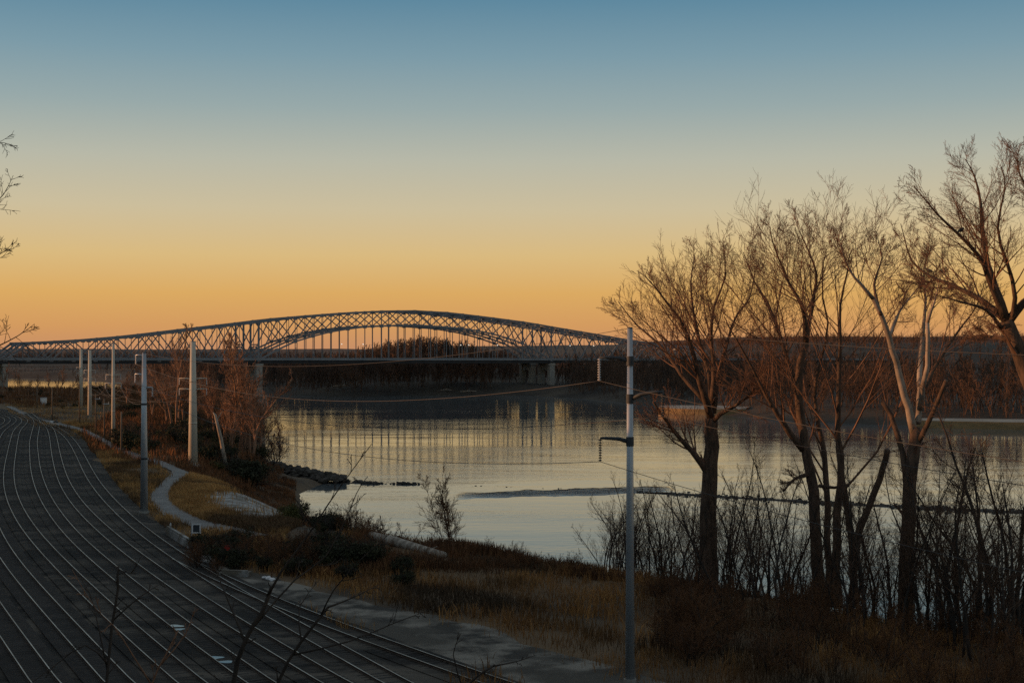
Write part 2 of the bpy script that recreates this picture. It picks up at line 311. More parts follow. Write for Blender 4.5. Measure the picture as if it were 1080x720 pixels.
def land_z(X, Y):
    X = np.asarray(X, float); Y = np.asarray(Y, float)
    d = pdist(X, Y, shore, True); ins = inside(X, Y, shore)
    n = vnoise(X, Y, 7, 1) * 0.9 + vnoise(X, Y, 2.6, 2) * 0.35
    z_in = 1.1 * sst(d / 3) + 7.9 * sst((d - 1) / 23) 
    dt = np.minimum(pdist(X, Y, tr['E'][::3]), np.minimum(pdist(X, Y, tr['B'][::3]), pdist(X, Y, tr['A'][::3])))
    dg = pdist(X, Y, Gl[::3])
    flat = sst((np.minimum(dt, dg) - 9) / 7)
    calm = sst((pdist(X, Y, pth) - 1.6) / 2.5) * np.where(inside(X, Y, CLP), 0.0, sst((pdist(X, Y, CLP, True) - 1) / 4)) * sst((pdist(X, Y, road) - 4) / 4)
    z = np.where(ins, z_in + n * flat * calm * sst(d / 6), np.maximum(-0.35 * d, -5))
    z = np.where(ins & (flat <= 0), GZ - 0.04, z)
    # bluff on the near / landward side of the outermost track
    P = Gl[::3]; side = np.zeros(X.shape); best = np.full(X.shape, 1e9)
    for i in range(len(P) - 1):
        a = P[i]; d2 = P[i + 1] - a; L = d2 @ d2; tt = np.clip(((X - a[0]) * d2[0] + (Y - a[1]) * d2[1]) / L, 0, 1)
        dd = np.hypot(X - a[0] - tt * d2[0], Y - a[1] - tt * d2[1]); cr = d2[0] * (Y - a[1]) - d2[1] * (X - a[0])
        mk = dd < best; best = np.where(mk, dd, best); side = np.where(mk, cr, side)
    top = 27.3 - GZ + vnoise(X, Y, 40, 5) * 1.5 * sst((np.hypot(X, Y) - 12) / 20)
    top = top - (top - 4.0) * sst((Y - 185) / 60)
    top = top + 22 * sst((Y - 420) / 60) * sst((700 - Y) / 60) * sst((-X - 0.37 * Y - 25) / 60)  # unseen ridge added to shade the lower part of the far woods
    u_ = np.minimum(Y - 3, X + 0.36 * Y + 7)            # the slope falls away in front of the viewpoint
    top = np.minimum(top, np.maximum(27.3 - GZ - 0.72 * np.maximum(u_, 0) - 0.01 * np.maximum(u_, 0) ** 2, 0))
    top = top + 14 * sst((62 - Y) / 30) * sst((-X - 0.38 * np.maximum(Y, 0) - 12) / 12) * sst((Y + 60) / 30)  # unseen rise added to the bluff top so nearby twigs stay in shade
    bl = np.where(side < 0, top * sst((best - 5) / 22), 0)
    bridge_shade_hill = 58 * sst((Y - 630) / 60) * sst((1000 - Y) / 60) * sst((-X - 0.36 * Y - 95) / 110)  # unseen hill added to keep the low sun off the bridges
    return z + bl + bridge_shade_hill
xs = np.concatenate([np.linspace(-1500, -300, 25)[:-1], np.arange(-300, -110, 6), np.arange(-110, 75, 1.3), np.linspace(75, 900, 40)])
ys = np.concatenate([np.linspace(-400, -40, 14)[:-1], np.arange(-40, 60, 3), np.arange(60, 320, 1.3), np.arange(320, 480, 4), np.linspace(480, 1000, 50)])
def grid_mesh(name, xs, ys, fz, m):
    X, Y = np.meshgrid(xs, ys); Z = fz(X, Y); nx = len(xs); ny = len(ys)
    i = np.arange(ny - 1)[:, None] * nx; j = np.arange(nx - 1)[None, :]
    Q = np.stack([i + j, i + j + 1, i + nx + j + 1, i + nx + j], -1).reshape(-1, 4)
    mb = MB(); mb.add(np.stack([X, Y, Z], -1).reshape(-1, 3), Q)
    o = mb.build(name, m, smooth=True); o['kind'] = 'structure'; return o
grid_mesh('ground', xs, ys, land_z, M['soil'])
def ground_at(x, y): return float(land_z(np.array([x]), np.array([y]))[0])
# river
mb = MB(); mb.add([(-5000, -600, 0), (5000, -600, 0), (5000, 6300, 0), (-5000, 6300, 0)], [(0, 1, 2, 3)])
o = mb.build('river_water', wm); o['kind'] = 'structure'

# far bank
fshore = [(2500, 300), (420, 478), (300, 492), (220, 503), (150, 522), (125, 540), (105, 565), (92, 600), (80, 640), (60, 730), (40, 800), (12, 853), (-20, 866), (-62, 855), (-90, 838), (-110, 842), (-150, 860), (-210, 940), (-270, 1036), (-404, 1318), (-520, 1375), (-900, 1400),
          (-3000, 1500), (-3000, 6000), (5000, 6000), (5000, 300)]
def far_z(X, Y):
    d = pdist(X, Y, fshore, True); ins = inside(X, Y, fshore)
    n = vnoise(X, Y, 60, 11) * 3 + vnoise(X, Y, 22, 12) * 1.2
    hill = 17 * np.exp(-((X + 62) / 62) ** 2 - ((Y - 1045) / 70) ** 2)
    ridge = 27 * sst((Y - 1050) / 350) * sst((X - 20 + (Y - 1300) * 0.1) / 300)
    z = np.where(ins, 1.0 * sst(d / 4) + 4.5 * sst((d - 3) / 26) + n * sst(d / 40) + (hill + ridge) * sst(d / 60), np.maximum(-0.3 * d, -5))
    # a side channel far to the left shows as a second strip of water
    ch = sst((X + 1000) / 100) * sst((-330 - X) / 60) * sst((Y - 1600) / 50) * sst((2050 - Y) / 60)
    return z - ch * 12
xs2 = np.concatenate([np.linspace(-3000, -700, 24)[:-1], np.linspace(-700, 500, 120)[:-1], np.linspace(500, 4000, 40)])
ys2 = np.concatenate([np.linspace(300, 1500, 130)[:-1], np.linspace(1500, 6000, 50)])
grid_mesh('far_bank', xs2, ys2, far_z, M['far_soil'])
# distant low hills closing the horizon
mb = MB(); n = 160; rs = np.random.RandomState(4)
hx = np.linspace(-3500, 4500, n)
V = []
for k, (yy, hh) in enumerate(((2500, 2), (2750, 15), (3050, 19), (3600, 22), (5200, 20))):
    z = hh + vnoise(hx, hx * 0 + yy, 260, 7) * 7 + vnoise(hx, hx * 0 + yy, 90, 8) * 3
    z = z + np.where(hx > 300, (31 if k > 0 else 0) * sst((hx - 120) / 420), 0)
    V.append(np.stack([hx, hx * 0 + yy, z], -1))
V = np.vstack(V); i = np.arange(4)[:, None] * n; j = np.arange(n - 1)[None, :]
mb.add(V, np.stack([i + j, i + j + 1, i + n + j + 1, i + n + j], -1).reshape(-1, 4))
o = mb.build('hills', M['ridge_ground'], smooth=True); o['kind'] = 'structure'

# yard surface, gravel, path as thin sheets
def ribbon(name, pts, wl, wr, m, dz, kind='structure', jit=0.0, seed=0):
    P = np.asarray(pts, float); T = np.gradient(P, axis=0); T /= np.linalg.norm(T, axis=1)[:, None]; Nn = np.stack([-T[:, 1], T[:, 0]], -1)
    rs = np.random.RandomState(seed); jl = np.convolve(rs.randn(len(P) + 4), np.ones(5) / 5, 'valid') * jit; jr = np.convolve(rs.randn(len(P) + 4), np.ones(5) / 5, 'valid') * jit
    wl = np.broadcast_to(wl, (len(P),)) + jl; wr = np.broadcast_to(wr, (len(P),)) + jr; K = 7; V = []
    for k in range(K):
        f = k / (K - 1); off = -wr * (1 - f) + wl * f
        q = P + Nn * off[:, None]; z = land_z(q[:, 0], q[:, 1]) + dz; V.append(np.stack([q[:, 0], q[:, 1], z], -1))
    n = len(P); V = np.vstack(V); i = np.arange(K - 1)[:, None] * n; j = np.arange(n - 1)[None, :]
    mb = MB(); mb.add(V, np.stack([i + j, i + j + 1, i + n + j + 1, i + n + j], -1).reshape(-1, 4)); o = mb.build(name, m); o['kind'] = kind
    return o
# rail yard ballast between outermost tracks
def yard_sheet():
    Lf = tr['G'][::2]; mb = MB(); V = []; n = len(Lf)
    T = np.gradient(Lf, axis=0); T /= np.linalg.norm(T, axis=1)[:, None]; Nn = np.stack([-T[:, 1], T[:, 0]], -1)
    rs = np.random.RandomState(3)
    outer = np.vstack([tr['B'][:len(tr['B']) - 40], tr['A'][8:]])
    for k in range(n):
        p = Lf[k]; q = p + Nn[k] * 0
        # width to the outer track
        s = outer - p; al = s @ T[k]; pe = s @ Nn[k]; mk = np.abs(al) < 5
        wd = (pe[mk].max() if mk.any() else 10) + 3.0
        V.append((p - Nn[k] * 4.5, p + Nn[k] * max(wd, 13) ))
    V = np.array(V); W2 = V[:, 1].copy()
    for _ in range(6): W2[1:-1] = 0.25 * W2[:-2] + 0.5 * W2[1:-1] + 0.25 * W2[2:]
    W2 += rs.randn(*W2.shape) * 0.55
    K = 16; P = []
    for k in range(K):
        q = V[:, 0] * (1 - k / (K - 1)) + W2 * k / (K - 1)
        P.append(np.stack([q[:, 0], q[:, 1], np.maximum(land_z(q[:, 0], q[:, 1]), GZ - 0.04) + 0.03], -1))
    P = np.vstack(P); i = np.arange(K - 1)[:, None] * n; j = np.arange(n - 1)[None, :]
    mb.add(P, np.stack([i + j, i + j + 1, i + n + j + 1, i + n + j], -1).reshape(-1, 4))
    o = mb.build('rail_yard', M['ballast']); o['kind'] = 'structure'
yard_sheet()
ribbon('gravel_road', road, np.linspace(1.8, 6.4, len(road)), np.linspace(2.0, 4.8, len(road)), M['gravel'], 0.045, jit=1.5, seed=5)
ribbon('footpath', pth, np.linspace(.9, 1.7, len(pth)), np.linspace(.9, 1.7, len(pth)), M['path'], 0.12, jit=0.4, seed=2)
bk = spline([PG(*q)[:2] for q in CLB], 1.0); fr = spline([PG(*q)[:2] for q in CLF], 1.0); n = 60
def resamp(P, n): c = np.concatenate([[0], np.cumsum(np.linalg.norm(np.diff(P, axis=0), axis=1))]); u = np.linspace(0, c[-1], n); return np.stack([np.interp(u, c, P[:, 0]), np.interp(u, c, P[:, 1])], -1)
bk = resamp(bk, n); fr = resamp(fr, n); rs = np.random.RandomState(8); sm = lambda a: np.convolve(np.pad(a, 2, 'edge'), np.ones(5) / 5, 'valid')
bk[:, 1] += sm(rs.randn(n)) * 1.5; fr[:, 1] += sm(rs.randn(n)) * 1.5; V = []
for k in range(24):
    q = bk * (1 - k / 23) + fr * k / 23; V.append(np.stack([q[:, 0], q[:, 1], land_z(q[:, 0], q[:, 1]) + .07], -1))
i = np.arange(23)[:, None] * n; j = np.arange(n - 1)[None, :]; mb = MB(); mb.add(np.vstack(V), np.stack([i + j, i + n + j, i + n + j + 1, i + j + 1], -1).reshape(-1, 4))
o = mb.build('gravel_clearing', M['white_gravel']); o['kind'] = 'structure'

# ------------------------------------------------------------------ tracks
track_lab = {'A': 'siding of railway track branching off beside the gravel road', 'B': 'railway track along the grassy outer edge of the yard',
             'C': 'second railway track in from the grassy outer edge of the yard', 'D': 'railway track in the middle of the yard, third in from its grassy edge',
             'E': 'long curving railway track, fourth in from the grassy edge of the yard', 'F': 'curving railway track with dark bed, fifth in from the grassy edge',
             'G': 'railway track nearest the bluff, cut by the photo corner'}
for k, P in tr.items():
    kz = 0.007 * 'ABCDEFG'.index(k)
    r0 = empty('railway_track', (0, 0, 0), track_lab[k], 'railway track', 'railway tracks in the yard')
    T = np.gradient(P, axis=0); T /= np.linalg.norm(T, axis=1)[:, None]; Nn = np.stack([-T[:, 1], T[:, 0]], -1)
    n = len(P)
    # dark bed (slightly raised), sleepers, two rails
    V = []; 
    offs = [(-1.75, 0.035), (-1.3, 0.09), (1.3, 0.09), (1.75, 0.035)]
    for o_, z_ in offs:
        q = P + Nn * o_; V.append(np.stack([q[:, 0], q[:, 1], np.full(n, GZ + kz + z_)], -1))
    V = np.vstack(V); i = np.arange(3)[:, None] * n; j = np.arange(n - 1)[None, :]
    mb = MB(); mb.add(V, np.stack([i + j, i + j + 1, i + n + j + 1, i + n + j], -1).reshape(-1, 4)); mb.build('track_bed', M['ballast'] if k in 'ABCDE' else M['trackbed'], r0)
    seg = np.linalg.norm(np.diff(P, axis=0), axis=1); cs = np.concatenate([[0], np.cumsum(seg)])
    mb = MB(); rs = np.random.RandomState(ord(k))
    for s in np.arange(1, min(cs[-1], 420), 0.62) if cs[-1] < 420 else np.arange(cs[-1] - 420, cs[-1], 0.62):
        c = np.array([np.interp(s, cs, P[:, 0]), np.interp(s, cs, P[:, 1])]); tx = np.array([np.interp(s, cs, T[:, 0]), np.interp(s, cs, T[:, 1])])
        a = rs.randn() * 0.02; tx = tx / np.linalg.norm(tx); nx_ = np.array([-tx[1] + tx[0] * a, tx[0] + tx[1] * a])
        mb.box((c[0], c[1], GZ + kz + 0.053 + rs.rand() * .014), (0.23, 2.5, 0.07), [np.array([tx[0], tx[1], 0]), np.array([nx_[0], nx_[1], 0]), np.array([0, 0, 1.0])])
    o = mb.build('sleepers', M['tie'], r0); o['kind'] = 'stuff'
    for sgn in (-1, 1):
        mb = MB(); q = P + Nn * (0.755 * sgn); V = []
        prof = [(-0.07, 0.125), (-0.02, 0.15), (-0.02, 0.22), (-0.042, 0.23), (-0.036, 0.275), (0.036, 0.275), (0.042, 0.23), (0.02, 0.22), (0.02, 0.15), (0.07, 0.125)]
        for o_, z_ in prof:
            qq = q + Nn * o_; V.append(np.stack([qq[:, 0], qq[:, 1], np.full(n, GZ + kz + z_)], -1))
        m_ = len(prof); V = np.vstack(V); i = np.arange(m_ - 1)[:, None] * n; j = np.arange(n - 1)[None, :]
        mb.add(V, np.stack([i + j, i + n + j, i + n + j + 1, i + j + 1], -1).reshape(-1, 4)); ro = mb.build('rail', M['rail'], r0); ro.data.materials.append(M['rust']); mi = np.repeat(np.array([0 if q_ == 4 else 1 for q_ in range(m_ - 1)]), n - 1); ro.data.polygons.foreach_set('material_index', mi.astype(np.int32))

# ------------------------------------------------------------------ bridges
PLx, PLy = -143.0, 790.0; dX, dY = 0.8314, 0.5556; SPAN = 198.0; ARM = 136.0
def deck_z(Y): return EYE - 13.5 / F * Y
HT = [(-136, 8.0), (-112, 9), (-89, 10.4), (-64, 12.8), (-38, 16.1), (0, 20.8), (18, 23.2), (47.6, 26), (75, 28.3), (99, 29), (123, 28.3), (150.4, 26), (180, 23.2), (198, 20.8), (236, 16.1), (262, 12.8), (287, 10.4), (310, 9), (334, 8.0)]
HL = [(-136, 0), (0, 0), (11, 5.6), (24.6, 11.5), (44.7, 16.2), (63, 19), (99, 20.8), (135, 19), (153.3, 16.2), (173.4, 11.5), (187, 5.6), (198, 0), (334, 0)]
def build_bridge(off, label):
    nX, nY = -dY, dX; wd = 5.6
    def P(s, o, h): 
        x = PLx + dX * s + nX * (o + off); y = PLy + dY * s + nY * (o + off); return np.array([x, y, deck_z(PLy + dY * s) + h])
    root = empty('truss_bridge', (PLx, PLy, 0), label, 'bridge', 'twin steel truss bridges over the river')
    def par(o): o.parent = root; o.matrix_parent_inverse = Matrix.Translation((-PLx, -PLy, 0)); return o
    ht = lambda s: np.interp(s, [a for a, _ in HT], [b for _, b in HT]); hl = lambda s: np.interp(s, [a for a, _ in HL], [b for _, b in HL])
    S = list(np.linspace(-ARM, 0, 13)) + list(np.linspace(0, SPAN, 19)[1:]) + list(np.linspace(SPAN, SPAN + ARM, 13)[1:])
    tw0, tw1 = 12, 30
    for sd_ in (-wd, wd):
        t_ = MB(); 
        for i in range(1, len(S) - 2): t_.bar(P(S[i], sd_, ht(S[i])), P(S[i + 1], sd_, ht(S[i + 1])), 0.75, 0.95)
        t_.bar(P(S[0], sd_, 0), P(S[1], sd_, ht(S[1])), 0.8, 1.0); t_.bar(P(S[-1], sd_, 0), P(S[-2], sd_, ht(S[-2])), 0.8, 1.0)
        tc_ = par(t_.build('top_chord', M['steel']))
        l_ = MB()
        for i in range(len(S) - 1): l_.bar(P(S[i], sd_, hl(S[i])), P(S[i + 1], sd_, hl(S[i + 1])), 0.7, 0.85)
        # gusset plates at the lower panel points
        for s in S:
            l_.box(P(s, sd_, hl(s)), (2.0, 0.84, 1.7), [np.array([dX, dY, 0]), np.array([nX, nY, 0]), np.array([0, 0, 1.0])])
        par(l_.build('lower_chord', M['steel']))
        w_ = MB()
        for i in range(1, len(S) - 1):
            if hl(S[i]) + 1 < ht(S[i]): w_.bar(P(S[i], sd_, hl(S[i])), P(S[i], sd_, ht(S[i])), 0.3 if i not in (tw0, tw1) else 1.0)
        for i in range(1, len(S) - 2):
            a, b_ = S[i], S[i + 1]
            if i % 2: w_.bar(P(a, sd_, ht(a)), P(b_, sd_, hl(b_)), 0.5)
            else: w_.bar(P(a, sd_, hl(a)), P(b_, sd_, ht(b_)), 0.5)
        for s in S[1:-1]:
            w_.box(P(s, sd_, ht(s) - 0.3), (2.0, 0.86, 1.7), [np.array([dX, dY, 0]), np.array([nX, nY, 0]), np.array([0, 0, 1.0])])
        par(w_.build('web_bracing', M['steel']))
        for i in range(tw0 + 1, tw1):
            h_ = MB(); h_.bar(P(S[i], sd_, 0.3), P(S[i], sd_, hl(S[i]) - 0.85), 0.42); par(h_.build('hanger', M['steel']))
    # overhead lateral bracing
    b_ = MB()
    for i in range(1, len(S) - 1):
        b_.bar(P(S[i], -wd + .4, ht(S[i])), P(S[i], wd - .4, ht(S[i])), 0.45, 0.5)
        if i < len(S) - 2:
            b_.bar(P(S[i], -wd + .4, ht(S[i])), P(S[i + 1], wd - .4, ht(S[i + 1])), 0.35); b_.bar(P(S[i], wd - .4, ht(S[i]) - .36), P(S[i + 1], -wd + .4, ht(S[i + 1]) - .36), 0.35)
        if tw0 < i < tw1 and hl(S[i]) > 6: b_.bar(P(S[i], -wd + .4, hl(S[i])), P(S[i], wd - .4, hl(S[i])), 0.4, 0.45)
    par(b_.build('overhead_bracing', M['steel']))
    # portal frames with an arched opening at the towers and the ends
    for s, top in ((0, 8.5), (SPAN, 8.5), (S[1], ht(S[1]) - .9), (S[-2], ht(S[-2]) - .9)):
        p_ = MB(); n_ = 10
        for k in range(n_):
            u0 = -1 + 2 * k / n_; u1 = -1 + 2 * (k + 1) / n_
            z0 = 5.0 + 2.4 * math.sqrt(max(0, 1 - u0 * u0)) * (top / 8.5); z1 = 5.0 + 2.4 * math.sqrt(max(0, 1 - u1 * u1)) * (top / 8.5)
            p_.bar(P(s, u0 * (wd - .5), min(z0, top - .5)), P(s, u1 * (wd - .5), min(z1, top - .5)), 0.5, 0.6)
        p_.bar(P(s, -wd + .5, top), P(s, wd - .5, top), 0.55, 0.7)
        par(p_.build('portal_arch', M['steel']))
    # deck with edge girders, floor beams, railings, running on as approach spans
    d_ = MB(); S2 = [-420, -340, -260, -190] + S + [SPAN + 190, SPAN + 250, SPAN + 310]
    for i in range(len(S2) - 1):
        d_.bar(P(S2[i], 0, -0.15), P(S2[i + 1], 0, -0.15), 2 * wd + 1.2, 0.28)
    dk = par(d_.build('deck', M['deck']))
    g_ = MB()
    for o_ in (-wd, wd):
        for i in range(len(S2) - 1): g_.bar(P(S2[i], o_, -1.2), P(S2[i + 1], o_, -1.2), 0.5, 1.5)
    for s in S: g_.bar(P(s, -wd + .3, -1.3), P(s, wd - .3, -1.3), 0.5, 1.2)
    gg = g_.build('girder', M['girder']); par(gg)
    for o_ in (-wd - .55, wd + .55):
        r_ = MB()
        for i in range(len(S2) - 1):
            r_.bar(P(S2[i], o_, 1.05), P(S2[i + 1], o_, 1.05), 0.12); r_.bar(P(S2[i], o_, 0.35), P(S2[i + 1], o_, 0.35), 0.25, 0.7)
        par(r_.build('railing', M['barrier']))
    # piers
    for s in (-300, -215, -ARM, 0, SPAN, SPAN + ARM, SPAN + 215, SPAN + 290):
        big = s in (0, SPAN); cw = 3.6 if big else 2.4
        zt = deck_z(PLy + dY * s) - 2.0; ax = [np.array([dX, dY, 0]), np.array([nX, nY, 0]), np.array([0, 0, 1.0])]
        q = MB()
        for o_ in (-wd + .3, wd - .3):
            c = P(s, o_, 0); z0 = -4.0; q.box((c[0], c[1], (z0 + zt - 1.2) / 2), (cw, cw * .8, zt - 1.2 - z0), ax)
        c = P(s, 0, 0); hw = wd - .3 - cw * .4; q2 = []
        q.box((c[0], c[1], zt - .6), (cw + .8, 2 * wd + cw * .8, 1.2), ax)
        # spandrel wall with an arched opening between the shafts
        nn = 12; zs = zt - 1.2; zc = zs - 6.2
        for k in range(nn):
            u0 = -1 + 2 * k / nn; u1 = -1 + 2 * (k + 1) / nn
            y0 = zc + 3.2 * math.sqrt(max(0, 1 - u0 * u0)); y1 = zc + 3.2 * math.sqrt(max(0, 1 - u1 * u1))
            V = []
            for e in (-1, 1):
                for u, yb in ((u0, y0), (u1, y1)):
                    for zz in (yb, zs + .002):
                        pp = P(s, u * hw, 0) + np.array([dX, dY, 0]) * e * cw * .32; V.append((pp[0], pp[1], zz))
            q.add(V, [(0, 2, 3, 1), (4, 5, 7, 6), (0, 4, 6, 2)])
        if big: c = P(s, 0, 0); q.box((c[0], c[1], 0.4), (cw + 3.4, 2 * wd + 7, 4.0), ax)
        par(q.build('pier', M['concrete']))
    return P
P1 = build_bridge(0, 'grey steel arched truss bridge with hangers, nearer of the twin spans')
build_bridge(21.0, 'grey steel arched truss bridge seen just behind its twin')
# street lamps on the decks
def lamp_proto():
    r = empty('street_lamp', (0, 0, 0), 'thin street lamp with a glowing white head on the bridge deck', 'street lamp', 'street lamps on the bridge')
    m_ = MB(); m_.tube([(0, 0, 0), (0, 0, 8.6)], [0.11, 0.07], 6); m_.build('lamp_post', M['galv'], r)
    m_ = MB(); m_.tube([(0, 0, 8.5), (0.5, 0, 8.9), (1.4, 0, 9.05)], 0.05, 5); m_.build('arm', M['galv'], r)
    m_ = MB(); m_.tube([(1.1, 0, 9.0), (1.3, 0, 9.06), (1.75, 0, 9.05), (1.95, 0, 9.0)], [0.06, 0.3, 0.3, 0.08], 8); m_.build('lamp_head', M['lamp'], r); return r
lp = None
for s, o_ in ((-14, 5.2), (55, 5.2), (69, 5.2), (142, 5.2), (149, 26), (163, 5.2), (219, 5.2), (238, 5.2)):
    lp_ = lamp_proto() if lp is None else copy_tree(lp); lp = lp or lp_
    lp_.location = P1(s, o_, 0.1); lp_.rotation_euler.z = math.atan2(dY, dX)

# ------------------------------------------------------------------ trees
class Prm: pass
def prm(**k):
    p = Prm(); p.kids = (10, 7, 5, 4); p.lr = (0.45, 0.5, 0.55); p.ang = (25, 55); p.wander = 0.16; p.up = 0.06; p.rmin = 0.014; p.start = 0.3; p.limbf = 0.42; p.segs = (8, 5, 4, 3, 2); p.sides = (9, 6, 4, 3, 3); p.maxlev = 3; p.trunk_lev = 0; p.rf = 0.55
    for a, b in k.items(): setattr(p, a, b)
    return p
def perp(d, rng):
    a = np.array([rng.gauss(0, 1), rng.gauss(0, 1), rng.gauss(0, 1)]); a -= d * (a @ d); return nrm(a)
def kids(T, rng, pts, rad, L, lev, p):
    if lev >= p.maxlev: return
    n = len(pts) - 1; k = p.kids[lev]
    for j in range(k):
        t_ = p.start + (1 - p.start) * (j + rng.random()) / k; f = t_ * n; i = min(int(f), n - 1); u = f - i
        pos = pts[i] * (1 - u) + pts[i + 1] * u; r = rad[i] * (1 - u) + rad[i + 1] * u
        d = nrm(pts[i + 1] - pts[i]); a = math.radians(rng.uniform(*p.ang)); cd = nrm(d * math.cos(a) + perp(d, rng) * math.sin(a))
        cl = L * p.lr[lev] * rng.uniform(0.6, 1.25) * (1.25 - (0.98 if lev == 0 else 0.75) * t_)
        grow(T, rng, pos, cd, cl, max(p.rmin, r * p.rf), lev + 1, p)
def grow(T, rng, pos, d, L, r, lev, p):
    n = p.segs[lev]; pts = [pos]; up = p.up * (1 if lev > 0 else 0.3)
    for i in range(n):
        d = d + np.array([rng.gauss(0, p.wander), rng.gauss(0, p.wander), rng.gauss(0, p.wander) + up]); d = nrm(d); pts.append(pts[-1] + d * (L / n))
    rad = [max(p.rmin * .6, r * (1 - 0.78 * i / n)) for i in range(n + 1)]
    (T[0] if lev <= p.trunk_lev else T[1]).tube(pts, rad, p.sides[lev], cap=lev == 0)
    kids(T, rng, pts, rad, L, lev, p)
def tree_obj(name, loc, label, cat, group, T, mats, rz=0, names=('trunk', 'crown')):
    r = empty(name, loc, label, cat, group, rz)
    if T[0].v: T[0].build(names[0], mats[0], r, smooth=True)
    if T[1].v: T[1].build(names[1], mats[1], r)
    return r
# the large riverside trees: limbs follow the photo, each limb leaning to its own depth
def traced_tree(name, label, Y, limbs, seed, p, mats, group=None, base_px=None, cat='tree', pale=None, pale_mat=None):
    rng = random.Random(seed); T = (MB(), MB()); TP = MB()
    b0 = limbs[0][0][0]; gx = (b0[0] - 540) / F * Y; gz = ground_at(gx, Y); base = np.array([gx, Y, gz - 0.3])
    px2m = Y / F
    for li, lb in enumerate(limbs):
        pxs = lb[0]; r0, r1 = lb[1] * px2m / 2, lb[2] * px2m / 2; y0, y1 = (lb[3], lb[4]) if len(lb) > 4 else (0, 0)
        Lp = sum(math.hypot(pxs[i + 1][0] - pxs[i][0], pxs[i + 1][1] - pxs[i][1]) for i in range(len(pxs) - 1)) * px2m
        pts = []; m_ = len(pxs)
        for i, (x, y) in enumerate(pxs):
            f = i / (m_ - 1); q = PX(x, y, Y + (y0 + (y1 - y0) * f) * px2m); pts.append(q)
        if li == 0:
            if pts[0][2] - base[2] > 1.5: pts = [np.array([pts[0][0], pts[0][1], base[2]])] + pts
            else: pts[0][2] = min(pts[0][2], base[2])
        pts = spline(np.array(pts), max(0.7, Lp / 14)); n = len(pts)
        for i in range(1, n - 1): pts[i] = pts[i] + np.array([rng.gauss(0, 1), rng.gauss(0, 1), 0]) * 0.0025 * Lp
        rad = r1 + (r0 - r1) * (1 - np.linspace(0, 1, n)) ** 1.15 if lb[-1] == 'bare' else r1 * .55 + (r0 - r1 * .55) * (1 - np.linspace(0, 1, n)) ** 1.25
        if li == 0: rad = np.linspace(r0, r1, n)
        if li == 0: rad[0] *= 1.35
        tgt = TP if (pale and li in pale) else T[0]
        tgt.tube(pts - base, rad, 10)
        if lb[-1] != 'bare':
            pp = list(pts - base); kids(T, rng, pp, list(rad), Lp, 0, p if li else lb_p(p))
    r = tree_obj(name, base, label, cat, group, T, mats)
    if TP.v: TP.build('pale_limb', pale_mat, r, smooth=True)
    return r
def lb_p(p):
    q = prm(); q.__dict__.update(p.__dict__); q.kids = (6,) + tuple(p.kids[1:]); q.start = 0.55; q.lr = (0.22,) + tuple(p.lr[1:]); return q
pc = prm(kids=(18, 11, 7), lr=(0.62, 0.42, 0.42), ang=(26, 48), wander=0.085, up=0.06, rmin=0.0135, rf=0.36, maxlev=3, segs=(8, 6, 4, 3), sides=(8, 5, 4, 3), start=0.22)
RG = 'tall bare trees on the near river bank'
traced_tree('cottonwood_tree', 'bare spreading cottonwood standing just beyond the blue-grey utility pole', 125, [
    ([(748, 640), (748, 600), (747, 545), (748, 505), (750, 470), (750, 441)], 21, 14),
    ([(748, 502), (735, 482), (712, 456), (698, 437), (689, 424)], 8, 4, 0, -40),
    ([(750, 441), (741, 413), (732, 377), (722, 346), (701, 316), (680, 291)], 9, 2, 0, -70),
    ([(745, 425), (719, 395), (707, 378), (692, 360), (672, 343), (652, 318)], 6, 1.5, 0, 60),
    ([(749, 425), (747, 389), (738, 362), (732, 331), (729, 297), (733, 267)], 7, 1.5, 0, 70),
    ([(751, 425), (753, 389), (750, 352), (754, 322), (765, 291), (763, 258)], 7, 1.5, 0, -20),
    ([(752, 435), (757, 401), (768, 358), (778, 331), (791, 314), (797, 285)], 7, 1.5, 0, 50),
    ([(751, 446), (760, 436), (775, 428), (793, 413), (806, 392)], 6, 2, 0, -60)], 11, pc, (M['bark'], M['twig']), RG)
traced_tree('cottonwood_tree', 'bare cottonwood of several dark stems rising from one clump beside a pale sycamore', 120, [
    ([(864, 640), (861, 572), (858, 517), (850, 482), (845, 440), (841, 398), (850, 362)], 15, 7),
    ([(847, 474), (827, 448), (809, 417), (793, 388), (778, 360), (764, 334)], 8, 2, 0, -40),
    ([(844, 434), (834, 390), (822, 352), (810, 320), (796, 297), (784, 266)], 8, 1.5, 0, 60),
    ([(850, 362), (848, 330), (832, 297), (815, 255), (812, 240)], 6, 1.5, 0, -40),
    ([(850, 360), (857, 322), (861, 288), (848, 255), (840, 234)], 6, 1.5, 0, 30),
    ([(875, 640), (875, 602), (873, 535), (869, 480), (865, 450), (859, 420), (866, 380), (872, 340), (866, 290), (872, 262)], 9, 1.5, 25, 40),
    ([(884, 640), (882, 602), (884, 541), (887, 480), (884, 440), (885, 400), (887, 355), (886, 322), (894, 285), (899, 262)], 11, 1.5, -20, -50),
    ([(901, 640), (899, 580), (892, 530), (888, 505), (884, 470)], 9, 6, -25, -20, 'bare'),
    ([(901, 600), (905, 563), (919, 529), (931, 494), (936, 474)], 8, 6, -25, -60, 'bare'),
    ([(853, 500), (838, 505), (826, 518)], 5, 3, 0, -30), ([(864, 512), (880, 514), (893, 511)], 4, 2.5, 10, -20, 'bare')], 12, pc, (M['bark'], M['twig']), RG)
